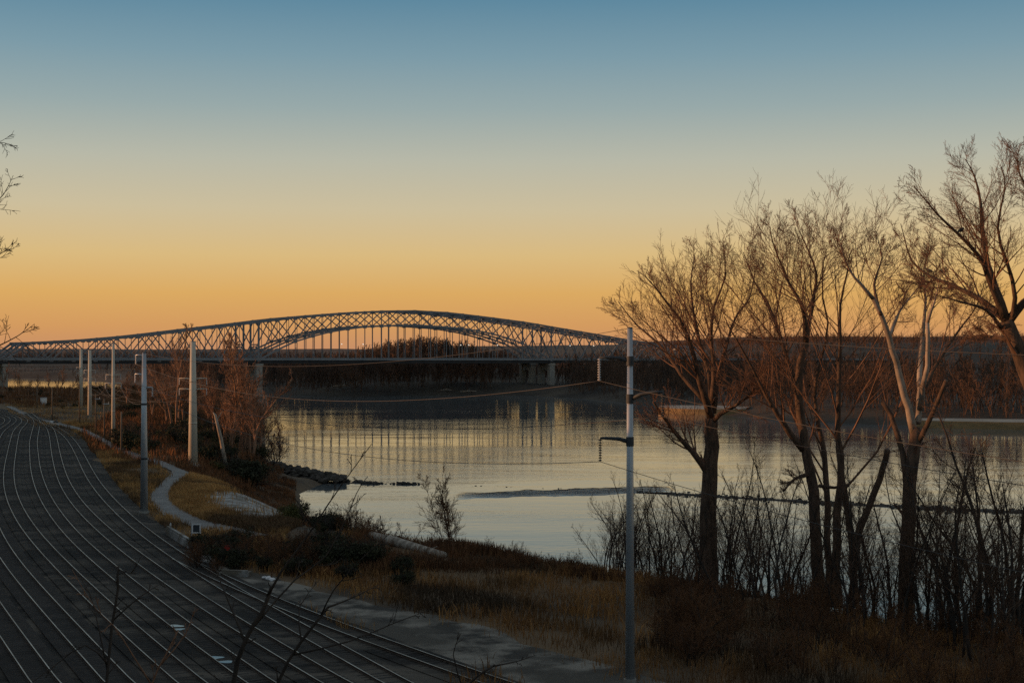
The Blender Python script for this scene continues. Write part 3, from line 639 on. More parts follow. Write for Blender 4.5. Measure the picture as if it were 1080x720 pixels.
traced_tree('sycamore_tree', 'bare sycamore with pale cream upper limbs lit orange by the sunset', 112, [
    ([(955, 660), (956, 600), (958, 550), (959, 510), (963, 478), (966, 450)], 18, 12),
    ([(964, 456), (958, 430), (951, 405), (945, 382), (938, 358), (930, 334), (921, 315)], 9, 4.5, 0, -20, 'bare'),
    ([(921, 315), (908, 300), (897, 286), (888, 264), (884, 246)], 4.5, 1.2, -20, -40),
    ([(929, 332), (922, 300), (930, 272), (925, 250)], 4, 1.2, -20, 30),
    ([(937, 356), (948, 330), (961, 312), (975, 296)], 4, 1.2, -15, 60),
    ([(968, 446), (970, 420), (970, 392), (973, 355)], 7, 4.5, 0, 40, 'bare'),
    ([(973, 355), (976, 315), (974, 285), (980, 262)], 4.5, 1.2, 40, 60),
    ([(970, 432), (973, 408), (978, 385), (978, 340)], 6, 4, 0, -30, 'bare'),
    ([(978, 340), (988, 309), (993, 285)], 4, 1.2, -30, -50),
    ([(972, 418), (983, 392), (995, 372), (1013, 346), (1029, 324), (1036, 305)], 5.5, 1.5, 0, 50),
    ([(966, 470), (978, 448), (990, 420), (998, 401)], 6, 4, 0, -40, 'bare'),
    ([(957, 520), (952, 478), (947, 460), (939, 438), (931, 424)], 7, 5, 0, 20, 'bare')], 13, pc, (M['bark'], M['twig_red']), RG, pale={1, 2, 4, 5, 6, 7, 8}, pale_mat=M['pale_bark'])
pcd = prm(kids=(20, 11, 7), lr=(0.52, 0.42, 0.42), ang=(26, 50), wander=0.09, up=0.05, rmin=0.0085, rf=0.33, maxlev=3, segs=(8, 6, 4, 3), sides=(8, 5, 4, 3), start=0.2)
traced_tree('cottonwood_tree', 'tallest bare tree, its dark trunk leaning in from the photo edge', 75, [
    ([(1122, 760), (1118, 640), (1108, 520), (1097, 440), (1082, 388), (1067, 354), (1061, 338)], 23, 14),
    ([(1061, 338), (1046, 301), (1037, 277), (1013, 249), (988, 225), (964, 197)], 9, 2, 0, -60),
    ([(1060, 335), (1050, 304), (1042, 280), (1036, 246), (1034, 215), (1028, 186), (1018, 168)], 10, 1.5, 0, 50),
    ([(1059, 336), (1040, 320), (1022, 309), (998, 298), (980, 291), (962, 276), (950, 236)], 8, 1.5, 0, 80),
    ([(1064, 338), (1080, 319), (1104, 296), (1120, 250), (1110, 200)], 10, 2, 0, -40),
    ([(1066, 340), (1071, 314), (1062, 277), (1052, 240), (1060, 200), (1056, 176)], 6, 1.5, 0, -80),
    ([(1057, 347), (1040, 327), (1012, 318), (985, 310)], 5, 1.2, 0, -110),
    ([(1066, 358), (1050, 356), (1036, 353), (1015, 357)], 5, 2, 0, 40),
    ([(1080, 385), (1100, 360), (1130, 330), (1140, 280)], 12, 3, 0, 30),
    ([(1120, 250), (1095, 215), (1076, 185), (1072, 160)], 5, 1.2, -40, -60)], 14, pcd, (M['bark'], M['twig']), RG)

# saplings: prototypes then copies
def proto(name, seed, H, r, label, group, cat, mats, P, lean=0.08, stems=1, spread=0.0, names=('trunk', 'crown')):
    rng = random.Random(seed); T = (MB(), MB())
    for s in range(stems):
        d = nrm(np.array([rng.gauss(0, lean) + spread * rng.uniform(-1, 1), rng.gauss(0, lean) + spread * rng.uniform(-1, 1), 1.0]))
        grow(T, rng, np.array([rng.gauss(0, .15) * (stems > 1), rng.gauss(0, .15) * (stems > 1), -0.3]), d, H * rng.uniform(.75, 1.05), r, 0, P)
    return tree_obj(name, (0, 0, 0), label, cat, group, T, mats, names=names)
def scatter(protos, spots, group_label=None):
    used = set(); rng = random.Random(77)
    spots = [q for q in spots if pdist(np.array([q[0]]), np.array([q[1] + 4.0]), [LOGA, LOGB])[0] > 5.5]
    for i, (x, y, s) in enumerate(spots):
        pr = protos[i % len(protos)]
        o = pr if id(pr) not in used else copy_tree(pr)
        used.add(id(pr)); o.location = (x, y, ground_at(x, y)); o.scale = (s, s, s * rng.uniform(.9, 1.15)); o.rotation_euler.z = rng.uniform(0, 6.28)
    for pr in protos:
        if id(pr) not in used:
            for ch in list(pr.children): bpy.data.objects.remove(ch)
            bpy.data.objects.remove(pr)
psap = prm(kids=(13, 5, 4), lr=(0.34, 0.5, 0.55), ang=(22, 50), wander=0.10, up=0.09, rmin=0.010, rf=0.45, segs=(8, 5, 3, 2), sides=(6, 4, 3, 3), start=0.2)
sap = [proto('sapling_tree', 100 + i, 12, 0.10, 'slender bare sapling in the thicket along the near bank', 'saplings in the bank thicket', 'sapling', (M['dark_bark'], M['sap_twig']), psap, 0.10) for i in range(7)]
rng = random.Random(5); spots = []
for i in range(210):
    x = rng.uniform(636, 1085); Y = rng.uniform(104, 142) - max(0, (x - 760)) * 0.045
    if x < 720: Y = rng.uniform(128, 146)
    X_ = (x - 540) / F * Y
    while ground_at(X_, Y) < 2.0: Y -= 2; X_ = (x - 540) / F * Y
    yb = 0.62 + 0.5 * rng.random() * (1.0 if x > 690 else 0.6)
    spots.append(((x - 540) / F * Y, Y, yb))
scatter(sap, spots)
psh = prm(kids=(9, 5, 4), lr=(0.42, 0.5, 0.55), ang=(20, 55), wander=0.16, up=0.05, rmin=0.010, segs=(6, 4, 3, 2), sides=(5, 3, 3, 3), start=0.15)
shr = [proto('bare_shrub', 200 + i, 4.2, 0.045, 'tangled bare brown shrub among the dry grass near the bank', 'bare shrubs among the bank grass', 'shrub', (M['dark_bark'], M['weeds']), psh, 0.2, 6, 0.35, ('stems', 'twigs')) for i in range(5)]
spots = []
for i in range(120):
    x = rng.uniform(690, 1090); Y = rng.uniform(88, 118) - max(0, (x - 800)) * 0.05
    spots.append(((x - 540) / F * Y, Y, rng.uniform(.45, 1.0)))
for i in range(26):
    x = rng.uniform(480, 720); Y = rng.uniform(128, 146); spots.append(((x - 540) / F * Y, Y, rng.uniform(.3, .55)))
for i in range(60):
    x_ = rng.uniform(205, 450); q = PG(x_, rng.uniform(582, 610) if x_ < 330 else rng.uniform(548, 604), 8.6); spots.append((q[0], q[1], rng.uniform(.5, .8) if x_ < 330 else rng.uniform(.6, 1.15)))
scatter(shr, spots)
pyt = prm(kids=(15, 8, 5), lr=(0.36, 0.5, 0.55), ang=(22, 52), wander=0.11, up=0.07, rmin=0.0115, rf=0.42, segs=(8, 5, 3, 2), sides=(7, 4, 3, 3), start=0.22)
yt = [proto('young_tree', 700 + i, 15, 0.17, 'young bare tree with dark stem between the larger trunks on the bank', 'young trees on the near bank', 'young tree', (M['dark_bark'], M['sap_twig']), pyt, 0.13) for i in range(4)]
spots = []
for x, Y, s_ in ((700, 132, .8), (722, 128, .7), (770, 126, .85), (792, 124, .75), (812, 122, .9), (835, 120, .8), (915, 112, .85), (935, 110, .9), (975, 108, .95), (990, 106, 1.1), (1003, 104, .9), (1018, 105, 1.15), (1030, 100, 1.2), (1042, 103, 1.0), (1052, 100, 1.25), (1062, 98, 1.1), (1072, 100, 1.3), (1082, 97, 1.1), (1010, 98, 1.0), (1036, 95, .9), (1066, 93, 1.0), (960, 104, .8), (890, 110, .8), (1024, 92, .8)):
    spots.append(((x - 540) / F * Y, Y, s_))
scatter(yt, spots)
# single shrubs on the bank that stand out
pfar = prm(kids=(14, 7, 5), lr=(0.36, 0.5, 0.55), ang=(25, 58), wander=0.12, up=0.06, rmin=0.032, rf=0.45, segs=(7, 5, 3, 2), sides=(6, 4, 3, 3), start=0.2)
pmid = prm(kids=(14, 7, 5), lr=(0.34, 0.5, 0.55), ang=(22, 52), wander=0.11, up=0.08, rmin=0.019, rf=0.45, segs=(7, 5, 3, 2), sides=(6, 4, 3, 3), start=0.2)
def single(name, px, Y, H, r, seed, label, cat, mats, P, stems=1, spread=0., names=('trunk', 'crown'), group=None):
    o = proto(name, seed, H, r, label, group, cat, mats, P, 0.08, stems, spread, names); x = (px - 540) / F * Y
    o.location = (x, Y, ground_at(x, Y)); return o
single('bare_shrub', 478, 150, 9.5, 0.06, 31, 'airy bare shrub with reddish twigs standing against the pale water', 'shrub', (M['dark_bark'], M['weeds']), pmid, 5, .3, ('stems', 'twigs'))
single('bare_shrub', 660, 135, 11, 0.07, 32, 'rounded bare shrub partly behind the blue-grey utility pole', 'shrub', (M['dark_bark'], M['twig']), psap, 4, .25, ('stems', 'twigs'))
single('bare_shrub', 292, 330, 13, 0.13, 33, 'small bare tree with rounded crown on the dark rock spit', 'tree', (M['dark_bark'], M['twig_red']), pfar, 6, .5)
single('bare_shrub', 400, 182, 6, 0.05, 35, 'thin bare shrub at the water edge above the fallen log', 'shrub', (M['dark_bark'], M['sap_twig']), pmid, 5, .5, ('stems', 'twigs'))

# trees left of the river, catching the last sun
pw = prm(kids=(18, 9, 6), lr=(0.34, 0.48, 0.5), ang=(20, 48), wander=0.10, up=0.09, rmin=0.03, segs=(8, 5, 3, 2), sides=(7, 4, 3, 3), start=0.25)
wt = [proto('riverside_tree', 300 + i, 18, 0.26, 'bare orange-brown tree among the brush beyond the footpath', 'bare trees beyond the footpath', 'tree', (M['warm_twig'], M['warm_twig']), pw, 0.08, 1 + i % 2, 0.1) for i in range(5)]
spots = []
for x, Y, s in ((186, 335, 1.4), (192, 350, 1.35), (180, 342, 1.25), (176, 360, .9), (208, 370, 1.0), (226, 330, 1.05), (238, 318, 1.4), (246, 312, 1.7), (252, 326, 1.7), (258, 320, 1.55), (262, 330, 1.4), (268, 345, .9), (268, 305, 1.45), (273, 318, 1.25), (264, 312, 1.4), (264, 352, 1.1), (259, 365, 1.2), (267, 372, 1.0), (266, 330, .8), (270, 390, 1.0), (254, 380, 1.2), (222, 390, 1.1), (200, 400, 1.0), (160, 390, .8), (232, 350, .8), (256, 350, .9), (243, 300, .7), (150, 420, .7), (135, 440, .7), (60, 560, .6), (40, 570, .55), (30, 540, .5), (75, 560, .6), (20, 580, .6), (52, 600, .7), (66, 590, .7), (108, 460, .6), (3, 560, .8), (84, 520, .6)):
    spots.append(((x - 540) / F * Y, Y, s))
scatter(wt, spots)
# pale leaning dead trunk
T = (MB(), MB()); a = PX(240, 492, 262); b_ = PX(233, 455, 262); c = PX(227, 430, 262)
g0 = ground_at(a[0], a[1]); r = empty('dead_tree', (a[0], a[1], g0), 'pale barkless dead trunk leaning in the brush', 'dead tree')
m_ = MB(); m_.tube([np.array([0, 0, -.4]), b_ - a, c - a, c - a + np.array([-.4, 0, .5])], [0.42, 0.34, 0.26, .08], 8); m_.build('trunk', M['pale_bark'], r, True)
m_ = MB(); m_.tube([c - a + np.array([0, 0, -1.5]), c - a + np.array([1.3, .3, .8])], [.14, .05], 6); m_.build('branch_stub', M['pale_bark'], r)

# leafy dark bushes
def leaf_cloud(mb, c, rx, ry, rz, n, size, rs):
    u = rs.randn(n, 3); u /= np.linalg.norm(u, axis=1)[:, None]; rad = rs.rand(n) ** 0.45
    lump = 1 + 0.35 * np.sin(u[:, 0] * 4 + c[0]) * np.sin(u[:, 1] * 5 + c[1]) + 0.2 * np.sin(u[:, 2] * 7 + c[0] * 2)
    p = c + u * (rad * lump)[:, None] * np.array([rx, ry, rz]); p[:, 2] = np.maximum(p[:, 2], 0.02)
    a = rs.randn(n, 3) * size; b2 = rs.randn(n, 3) * size
    V = np.stack([p - a * .5, p + a * .5, p + b2], 1).reshape(-1, 3); mb.add(V, None, np.arange(n * 3).reshape(-1, 3))
def bush_proto(seed, m, label, group, name='leafy_bush'):
    rs = np.random.RandomState(seed); rg = random.Random(seed); r = empty(name, (0, 0, 0), label, 'bush', group)
    m1 = MB(); T = (MB(), MB())
    for k in range(7): leaf_cloud(m1, np.array([rs.randn() * .9, rs.randn() * .8, rs.uniform(.6, 1.9)]), rs.uniform(.6, 1.2), rs.uniform(.6, 1.2), rs.uniform(.5, .9), 420, .11, rs)
    for s in range(6): grow(T, rg, np.array([rg.gauss(0, .2), rg.gauss(0, .2), -.2]), nrm(np.array([rg.gauss(0, .4), rg.gauss(0, .4), 1])), 3.2, .05, 0, psh)
    T[0].build('stems', M['dark_bark'], r); T[1].build('twigs', M['dark_bark'], r); m1.build('foliage', m, r); return r
bd = [bush_proto(400 + i, M['leaf'], 'dark leafy bush in the thicket between the yard and the river', 'dark bushes in the river thicket') for i in range(4)]
spots = []
rng = random.Random(9)
for i in range(44):
    u = rng.random(); x = 195 + u * 235; y = 580 + u * 24 + rng.uniform(-6, 22); 
    q = PG(x, y, 8.5); spots.append((q[0], q[1], rng.uniform(.5, .85) if x < 330 else rng.uniform(.6, 1.15)))
for i in range(46):
    x = rng.uniform(125, 272); Y = rng.uniform(255, 420); X_ = (x - 540) / F * Y
    spots.append((X_, Y, rng.uniform(.9, 2.2)))
for i in range(40):
    x = rng.uniform(-4, 250); Y = rng.uniform(430, 680); X_ = (x - 540) / F * Y
    if pdist(np.array([X_]), np.array([Y]), tr['E'][::6])[0] > 13: spots.append((X_, Y, rng.uniform(.35, .7) if x < 95 else rng.uniform(.6, 1.5)))
for i in range(26):
    q = PG(rng.uniform(335, 450), rng.uniform(552, 596), 8.0); spots.append((q[0], q[1], rng.uniform(.55, 1.0)))
scatter(bd, spots)
bo = [bush_proto(450 + i, M['olive'], 'yellow-green bush among the dark thicket beyond the rail yard', 'olive bushes in the thicket') for i in range(2)]
scatter(bo, [(*PG(318, 548)[:2], .95), (*PG(302, 540)[:2], .7), (PX(225, 1, 330)[0], 330, 2.0), (PX(210, 1, 300)[0], 300, 1.3), (PX(195, 1, 290)[0], 290, 1.2), (PX(228, 1, 255)[0], 255, .8), (PX(160, 1, 300)[0], 300, 1.2)])

# ------------------------------------------------------------------ grass (uncountable)
def grass(name, label, polys, n, h, wdt, m, seed, lean=0.25, zmin=None):
    rs = np.random.RandomState(seed); mb = MB(); V = []
    for poly, share in polys:
        P = np.array(poly, float); lo = P.min(0); hi = P.max(0); got = 0; want = int(n * share)
        while got < want:
            c = lo + (hi - lo) * rs.rand(6000, 2); c = c[inside(c[:, 0], c[:, 1], P)]
            cl = vnoise(c[:, 0], c[:, 1], 3.2, seed + 3) + 0.6 * vnoise(c[:, 0], c[:, 1], 9, seed + 4); c = c[cl > rs.uniform(-.55, .25, len(c))]
            d_s = pdist(c[:, 0], c[:, 1], shore, True); ins = inside(c[:, 0], c[:, 1], shore)
            dp = pdist(c[:, 0], c[:, 1], pth); dq = np.where(inside(c[:, 0], c[:, 1], CLP), -1, 1) * pdist(c[:, 0], c[:, 1], CLP, True); dr = pdist(c[:, 0], c[:, 1], road); dr = np.minimum(dr, 2.7 + pdist(c[:, 0], c[:, 1] + 2.5, [LOGA, LOGB])); c = c[(d_s > 1.0) & ins & (dp > 1.5 + rs.randn(len(c)) * .25) & ((dq > rs.randn(len(c)) * 1.3) | (rs.rand(len(c)) < .012)) & (dr > 4.3 + rs.randn(len(c)) * 1.1)]
            if zmin is not None and len(c): c = c[land_z(c[:, 0], c[:, 1]) > zmin]
            if not len(c): continue
            c = c[:want - got]; got += len(c)
            z = land_z(c[:, 0], c[:, 1]); hh = h * rs.uniform(.45, 1.15, len(c)) * (1 + .7 * vnoise(c[:, 0], c[:, 1], 5, seed + 9))
            b0 = np.stack([c[:, 0], c[:, 1], z - .05], -1); a = rs.rand(len(c)) * 6.283; sd_ = np.stack([np.cos(a), np.sin(a), a * 0], -1) * (wdt * hh / h)[:, None]
            ln = rs.randn(len(c), 3) * lean * hh[:, None]; ln[:, 2] = 0; mid = b0 + ln * .35; mid[:, 2] += hh * .6; tp = b0 + ln; tp[:, 2] += hh
            V.append(np.stack([b0 - sd_, b0 + sd_, mid + sd_ * .7, mid - sd_ * .7, tp], 1))
    V = np.concatenate(V); k = len(V); mb.add(V.reshape(-1, 3), np.arange(k)[:, None] * 5 + np.array([0, 1, 2, 3]), np.arange(k)[:, None] * 5 + np.array([3, 2, 4]))
    o = mb.build(name, m); tag(o, label, 'grass', kind='stuff'); return o
bl_ = [(-75, 160), (-58, 130), (-45, 95), (-34, 70), (-20, 50), (-6, 34), (8, 24), (26, 10), (12, 3), (-40, 3), (-110, 60), (-110, 190)]
grass('bluff_grass', 'dry brown grass over the bluff slope below the viewpoint', [(bl_, 1.0)], 50000, .7, .03, M['weeds'], 28, .3, zmin=9.6)
def gpoly(l, z=GZ): return [PG(x, y, z)[:2] for x, y in l]
right = [(-4, 84), (-1, 95), (-9, 104), (-22, 118), (-28, 130), (-18, 150), (-8, 190), (0, 172), (10, 158), (30, 142), (60, 115), (70, 70), (10, 66)]
grass('dry_grass', 'tall tan dry grass over the near bank', [(right, 1.0)], 70000, 1.0, .035, M['grass'], 21)
grass('rusty_weeds', 'rust brown weed stalks on the crest of the near bank', [([(-24, 122), (-16, 150), (-8, 190), (0, 172), (10, 158), (14, 140), (12, 122), (0, 126)], 1.0)], 34000, 1.15, .04, M['weeds'], 22, .22)
grass('low_weeds', 'low brown weeds under the bare saplings of the bank', [([(12, 122), (14, 152), (32, 132), (60, 100), (52, 86), (30, 100)], 1.0)], 26000, .75, .045, M['weeds'], 27, .3)
leftp = gpoly([(175, 545), (155, 528), (150, 520), (190, 500), (235, 500), (305, 535), (318, 552), (300, 566), (240, 560)])
edge = np.vstack([tr['B'][20:-34] + 0]); Tn = np.gradient(edge, axis=0); Tn /= np.linalg.norm(Tn, axis=1)[:, None]; En = np.stack([-Tn[:, 1], Tn[:, 0]], -1)
shoulder = [(-190, 530), (-150, 425), (-118, 352), (-88, 296), (-72, 292), (-92, 360), (-112, 430), (-135, 530)]
spit = [(-44, 200), (-30, 178), (-14, 170), (-4, 182), (-12, 200), (-28, 224), (-38, 250), (-44, 290), (-56, 300), (-56, 240), (-52, 215)]
strip = [tuple(q) for q in (edge + En * 2.9)[::4]] + [tuple(q) for q in (edge + En * 12)[::-4]]
grass('tan_grass', 'pale tan grass between the footpath, the gravel clearing and the tracks', [(leftp, .42), (strip, .40), (shoulder, .18)], 90000, .85, .045, M['tan_grass'], 23)
mid2 = [(-330, 690), (-250, 600), (-160, 470), (-100, 520), (-125, 680), (-200, 700)]
grass('far_brush', 'dark brushy ground cover between the yard throat and the river', [(mid2, 1.0)], 30000, 1.6, .09, M['weeds'], 25, .3)
mid = [(-130, 480), (-100, 330), (-80, 270), (-60, 235), (-46, 245), (-48, 300), (-62, 340), (-75, 400), (-100, 520), (-125, 650), (-180, 640)]
grass('spit_weeds', 'brown weeds over the low spit behind the gravel clearing', [(spit, 1.0)], 26000, .8, .05, M['weeds'], 26, .3)
grass('brush_grass', 'brown brushy undergrowth below the bare trees beyond the footpath', [(mid, 1.0)], 60000, 2.0, .07, M['weeds'], 24, .3)

# ------------------------------------------------------------------ far woods (one mass each)
def merged_woods(name, label, spots, protos, m, seed, zfun):
    rs = np.random.RandomState(seed); VV = []; TT = []; n = 0
    S = np.array(spots); Z = zfun(S[:, 0], S[:, 1])
    for (x, y, s), z in zip(spots, Z):
        V, T = protos[rs.randint(len(protos))]; a = rs.rand() * 6.283; ca, sa = math.cos(a), math.sin(a); sz = s * rs.uniform(.85, 1.15)
        W_ = np.stack([(V[:, 0] * ca - V[:, 1] * sa) * s + x, (V[:, 0] * sa + V[:, 1] * ca) * s + y, V[:, 2] * sz + z], -1); VV.append(W_); TT.append(T + n); n += len(V)
    mb = MB(); mb.v = [np.vstack(VV)]; mb.n = n; mb.t = [np.vstack(TT)]; o = mb.build(name, m); tag(o, label, 'woods', kind='stuff'); return o
pf = prm(kids=(13, 5, 3), lr=(0.36, 0.5, 0.6), ang=(18, 48), wander=0.12, up=0.1, rmin=0.045, segs=(4, 3, 2, 1), sides=(4, 3, 3, 3), start=0.12, maxlev=3)
fp = []
for i in range(7):
    T = (MB(), MB()); rg = random.Random(500 + i); grow(T, rg, np.array([0, 0, -.5]), nrm(np.array([rg.gauss(0, .06), rg.gauss(0, .06), 1])), 16, .26, 0, pf)
    V0, T0 = T[0].arrays(); V1, T1 = T[1].arrays(); fp.append((np.vstack([V0, V1]), np.vstack([T0, T1 + len(V0)])))
pr_ = prm(kids=(12, 4, 3), lr=(0.4, 0.5, 0.6), ang=(18, 52), wander=0.12, up=0.1, rmin=0.14, segs=(3, 2, 1, 1), sides=(3, 3, 3, 3), start=0.12, maxlev=2)
rp_ = []
for i in range(5):
    T = (MB(), MB()); rg = random.Random(600 + i); grow(T, rg, np.array([0, 0, -.5]), np.array([0, 0, 1.0]), 15, .3, 0, pr_)
    V0, T0 = T[0].arrays(); V1, T1 = T[1].arrays(); rp_.append((np.vstack([V0, V1]), np.vstack([T0, T1 + len(V0)])))
rs = np.random.RandomState(31)
def scat(n, x0, x1, y0, y1, dmin, dmax, poly=fshore):
    o = []
    while len(o) < n:
        c = np.stack([rs.uniform(x0, x1, 4000), rs.uniform(y0, y1, 4000)], -1); d = pdist(c[:, 0], c[:, 1], poly, True); px_ = c[:, 0] - 20 + (900 - c[:, 1]) * 0.02; k = inside(c[:, 0], c[:, 1], poly) & ~((np.abs(px_ + 9) < 23) & (c[:, 1] < 930)) & (d > dmin) & (d < dmax) & (np.abs(c[:, 0]) < c[:, 1] * .42 + 40); o += [tuple(q) for q in c[k]]
    return o[:n]
sp1 = [(x, y, rs.uniform(.55, 1.25)) for x, y in scat(1500, -330, 340, 490, 1150, 14, 85)]
sp1 += [(x, y, rs.uniform(.18, .4)) for x, y in scat(700, -330, 340, 490, 1150, 7, 40)]
sp1 += [(x, y, rs.uniform(.06, .17)) for x, y in scat(1100, -330, 340, 490, 950, 1.5, 26)]
merged_woods('far_bank_woods', 'bare brown woods lining the far bank of the river', sp1, fp, M['far_twig'], 1, far_z)
sp2 = [(x, y, rs.uniform(.8, 1.3) if y < 1000 else rs.uniform(.45, .8)) for x, y in scat(3600, -420, 760, 700, 1750, 70, 900)]
sp2 += [(x, y, rs.uniform(.55, .98)) for x, y in zip(-62 + rs.randn(1000) * 46, 1035 + rs.randn(1000) * 45)]
merged_woods('hillside_woods', 'reddish bare woods on the rising ground behind the bridges', sp2, rp_, M['far_twig'], 2, far_z)
sp3 = [(x, y, rs.uniform(.10, .2)) for x, y in scat(2200, -900, -230, 1050, 1600, 4, 260)] + [(x, y, rs.uniform(.9, 1.3)) for x, y in zip(rs.uniform(-1300, 1500, 2600), rs.uniform(2560, 2750, 2600))]
merged_woods('distant_woods', 'dusky low woods along the far horizon', sp3, rp_, M['ridge_twig'], 3, lambda X, Y: np.where(Y > 2500, 3.0 + 0 * X, far_z(X, Y)))

# sandbars on the far side
for nm, pts, hw in (('sandbar', [(66, 628), (80, 622), (92, 617), (102, 612)], 14), ('sandbar', [(146, 516), (170, 509), (196, 502), (222, 496)], 6)):
    S = spline(np.array(pts, float), 2.5); n = len(S); T = np.gradient(S, axis=0); T /= np.linalg.norm(T, axis=1)[:, None]; Nn = np.stack([-T[:, 1], T[:, 0]], -1)
    tp = np.sin(np.linspace(0.12, math.pi - .12, n)) ** .5; mb = MB(); V = []
    for o_, z_ in ((-1.0, -.6), (-.96, 2.6), (-.5, 3.1), (.5, 3.3), (1.0, 2.0), (1.1, -.6)): q = S + Nn * (o_ * hw * tp)[:, None]; V.append(np.stack([q[:, 0], q[:, 1], np.full(n, z_)], -1))
    i = np.arange(1, 5)[:, None] * n; j = np.arange(n - 1)[None, :]
    mb.add(np.vstack(V), np.stack([i + j, i + j + 1, i + n + j + 1, i + n + j], -1).reshape(-1, 4)); o = mb.build('sandbar', M['sand']); o['kind'] = 'structure'
    mb = MB(); mb.add(np.vstack(V[:2]), np.stack([np.arange(n - 1), np.arange(1, n), np.arange(1, n) + n, np.arange(n - 1) + n], -1)); o = mb.build('cut_bank', M['sandcut']); o['kind'] = 'structure'

# ------------------------------------------------------------------ rocks: spit and wing dike
def rock_mb(mb, c, r, rs):
    import itertools
    g = (1 + 5 ** .5) / 2; I = np.array([(-1, g, 0), (1, g, 0), (-1, -g, 0), (1, -g, 0), (0, -1, g), (0, 1, g), (0, -1, -g), (0, 1, -g), (g, 0, -1), (g, 0, 1), (-g, 0, -1), (-g, 0, 1)]) / 1.9
    Fc = [(0, 11, 5), (0, 5, 1), (0, 1, 7), (0, 7, 10), (0, 10, 11), (1, 5, 9), (5, 11, 4), (11, 10, 2), (10, 7, 6), (7, 1, 8), (3, 9, 4), (3, 4, 2), (3, 2, 6), (3, 6, 8), (3, 8, 9), (4, 9, 5), (2, 4, 11), (6, 2, 10), (8, 6, 7), (9, 8, 1)]
    V = I * (1 + rs.randn(12, 1) * .16) * np.array([r * rs.uniform(.8, 1.5), r * rs.uniform(.8, 1.4), r * rs.uniform(.5, .9)]); a = rs.rand() * 6.28
    V = np.stack([V[:, 0] * math.cos(a) - V[:, 1] * math.sin(a), V[:, 0] * math.sin(a) + V[:, 1] * math.cos(a), V[:, 2]], -1) + c; mb.add(V, None, Fc)
rs = np.random.RandomState(8)
mb = MB()
for i in range(420):
    u = rs.rand(); base = np.array([-58, 322]) * (1 - u) + np.array([-37, 304]) * u; h = 4.2 * (1 - u) + 1.6 * u
    o_ = rs.randn(2) * (3.4 * (1 - u) + 1.4 * u); z = h * math.exp(-(o_ @ o_) / 14) - .4; rock_mb(mb, np.array([base[0] + o_[0], base[1] + o_[1], z]), rs.uniform(.35, 1.0), rs)
tag(mb.build('riprap', M['rock']), 'dark heap of riprap rocks at the tip of the spit', 'rock heap', kind='stuff')
mb = MB()
def dike_pt(u): return np.array([-37 + u * 135, 304 - u * 52 + 6 * math.sin(u * 5)])
for i in range(9000):
    u = rs.rand()
    if u < .03: amp = -.05
    elif .042 < u < .062 or .097 < u < .12: amp = .3
    elif u < .46: 
        if rs.rand() < (.9 if u < .13 else .985): continue
        amp = -.05
    else: amp = (.0 + .17 * min(1, (u - .46) / .3)) * (.4 + 1.2 * max(0, math.sin(u * 61) * math.sin(u * 23 + 1)))
    if .42 < u < .5 and rs.rand() < (.5 - u) * 12: continue
    if u > .46 and (rs.rand() < .45 or math.sin(u * 47) + math.sin(u * 113) < -.5): continue
    p = dike_pt(u) + rs.randn(2) * np.array([.8, .7 if u < .5 else 2.3]); rock_mb(mb, np.array([p[0], p[1], rs.uniform(-.3, amp)]), rs.uniform(.12, .34), rs)
uu = np.linspace(.47, 1.0, 260); cl_ = np.array([dike_pt(u) for u in uu]); V = []; ns_ = [np.convolve(rs.randn(264), np.ones(5) / 5, 'valid') for _ in range(5)]
for r_, (o_, z_) in enumerate(((-2.6, -.5), (-1.2, .08), (0, .2), (1.3, .1), (2.8, -.5))): V.append(np.stack([cl_[:, 0] + ns_[r_] * .8, cl_[:, 1] + o_ * np.clip((uu - .46) * 9, .2, 1) + ns_[r_] * .9, np.full(260, z_) + ns_[r_] * .16 * (r_ in (1, 2, 3))], -1))
i = np.arange(4)[:, None] * 260; j = np.arange(259)[None, :]; mb.add(np.vstack(V), np.stack([i + j, i + j + 1, i + 260 + j + 1, i + 260 + j], -1).reshape(-1, 4))
tag(mb.build('wing_dike', M['rock']), 'low line of rocks breaking the water across the river', 'rock dike', kind='stuff')

# ------------------------------------------------------------------ transmission poles and wires
def pole(loc, H, r0, r1, m, label, group, name='transmission_pole'):
    r = empty(name, loc, label, 'utility pole', group); mb = MB(); mb.tube([(0, 0, -.5), (0, 0, H * .5), (0, 0, H)], [r0, (r0 + r1) / 2, r1], 20); mb.build('shaft', m, r, True)
    c = MB(); c.tube([(0, 0, H), (0, 0, H + .06)], [r1 * 1.06, r1 * .9], 14); c.build('cap', M['dark_metal'], r)
    c = MB(); c.tube([(0, 0, -.3), (0, 0, .25)], [r0 * 1.35, r0 * 1.3], 16); c.build('footing', M['concrete'], r); return r
def insulator(parent, p, L, m, k=9):
    mb = MB(); zz = []; rr = []
    mb.tube([p, p - np.array([0, 0, L])], .025, 5)
    for i in range(k):
        z = -L * (i + .5) / k; mb.tube([p + np.array([0, 0, z + .05]), p + np.array([0, 0, z + .02]), p + np.array([0, 0, z - .03])], [.03, .105, .095], 10)
    mb.build('insulator', m, parent)
PG1 = 'steel transmission poles along the yard'
lx, ly = 7.05, 85.0; gz = ground_at(lx, ly); H1 = (EYE + (HZ - 346) / F * 85) - gz
near = pole((lx, ly, gz), H1, .29, .16, M['galv'], 'tall blue-grey steel pole with curved arms and hanging insulators', PG1)
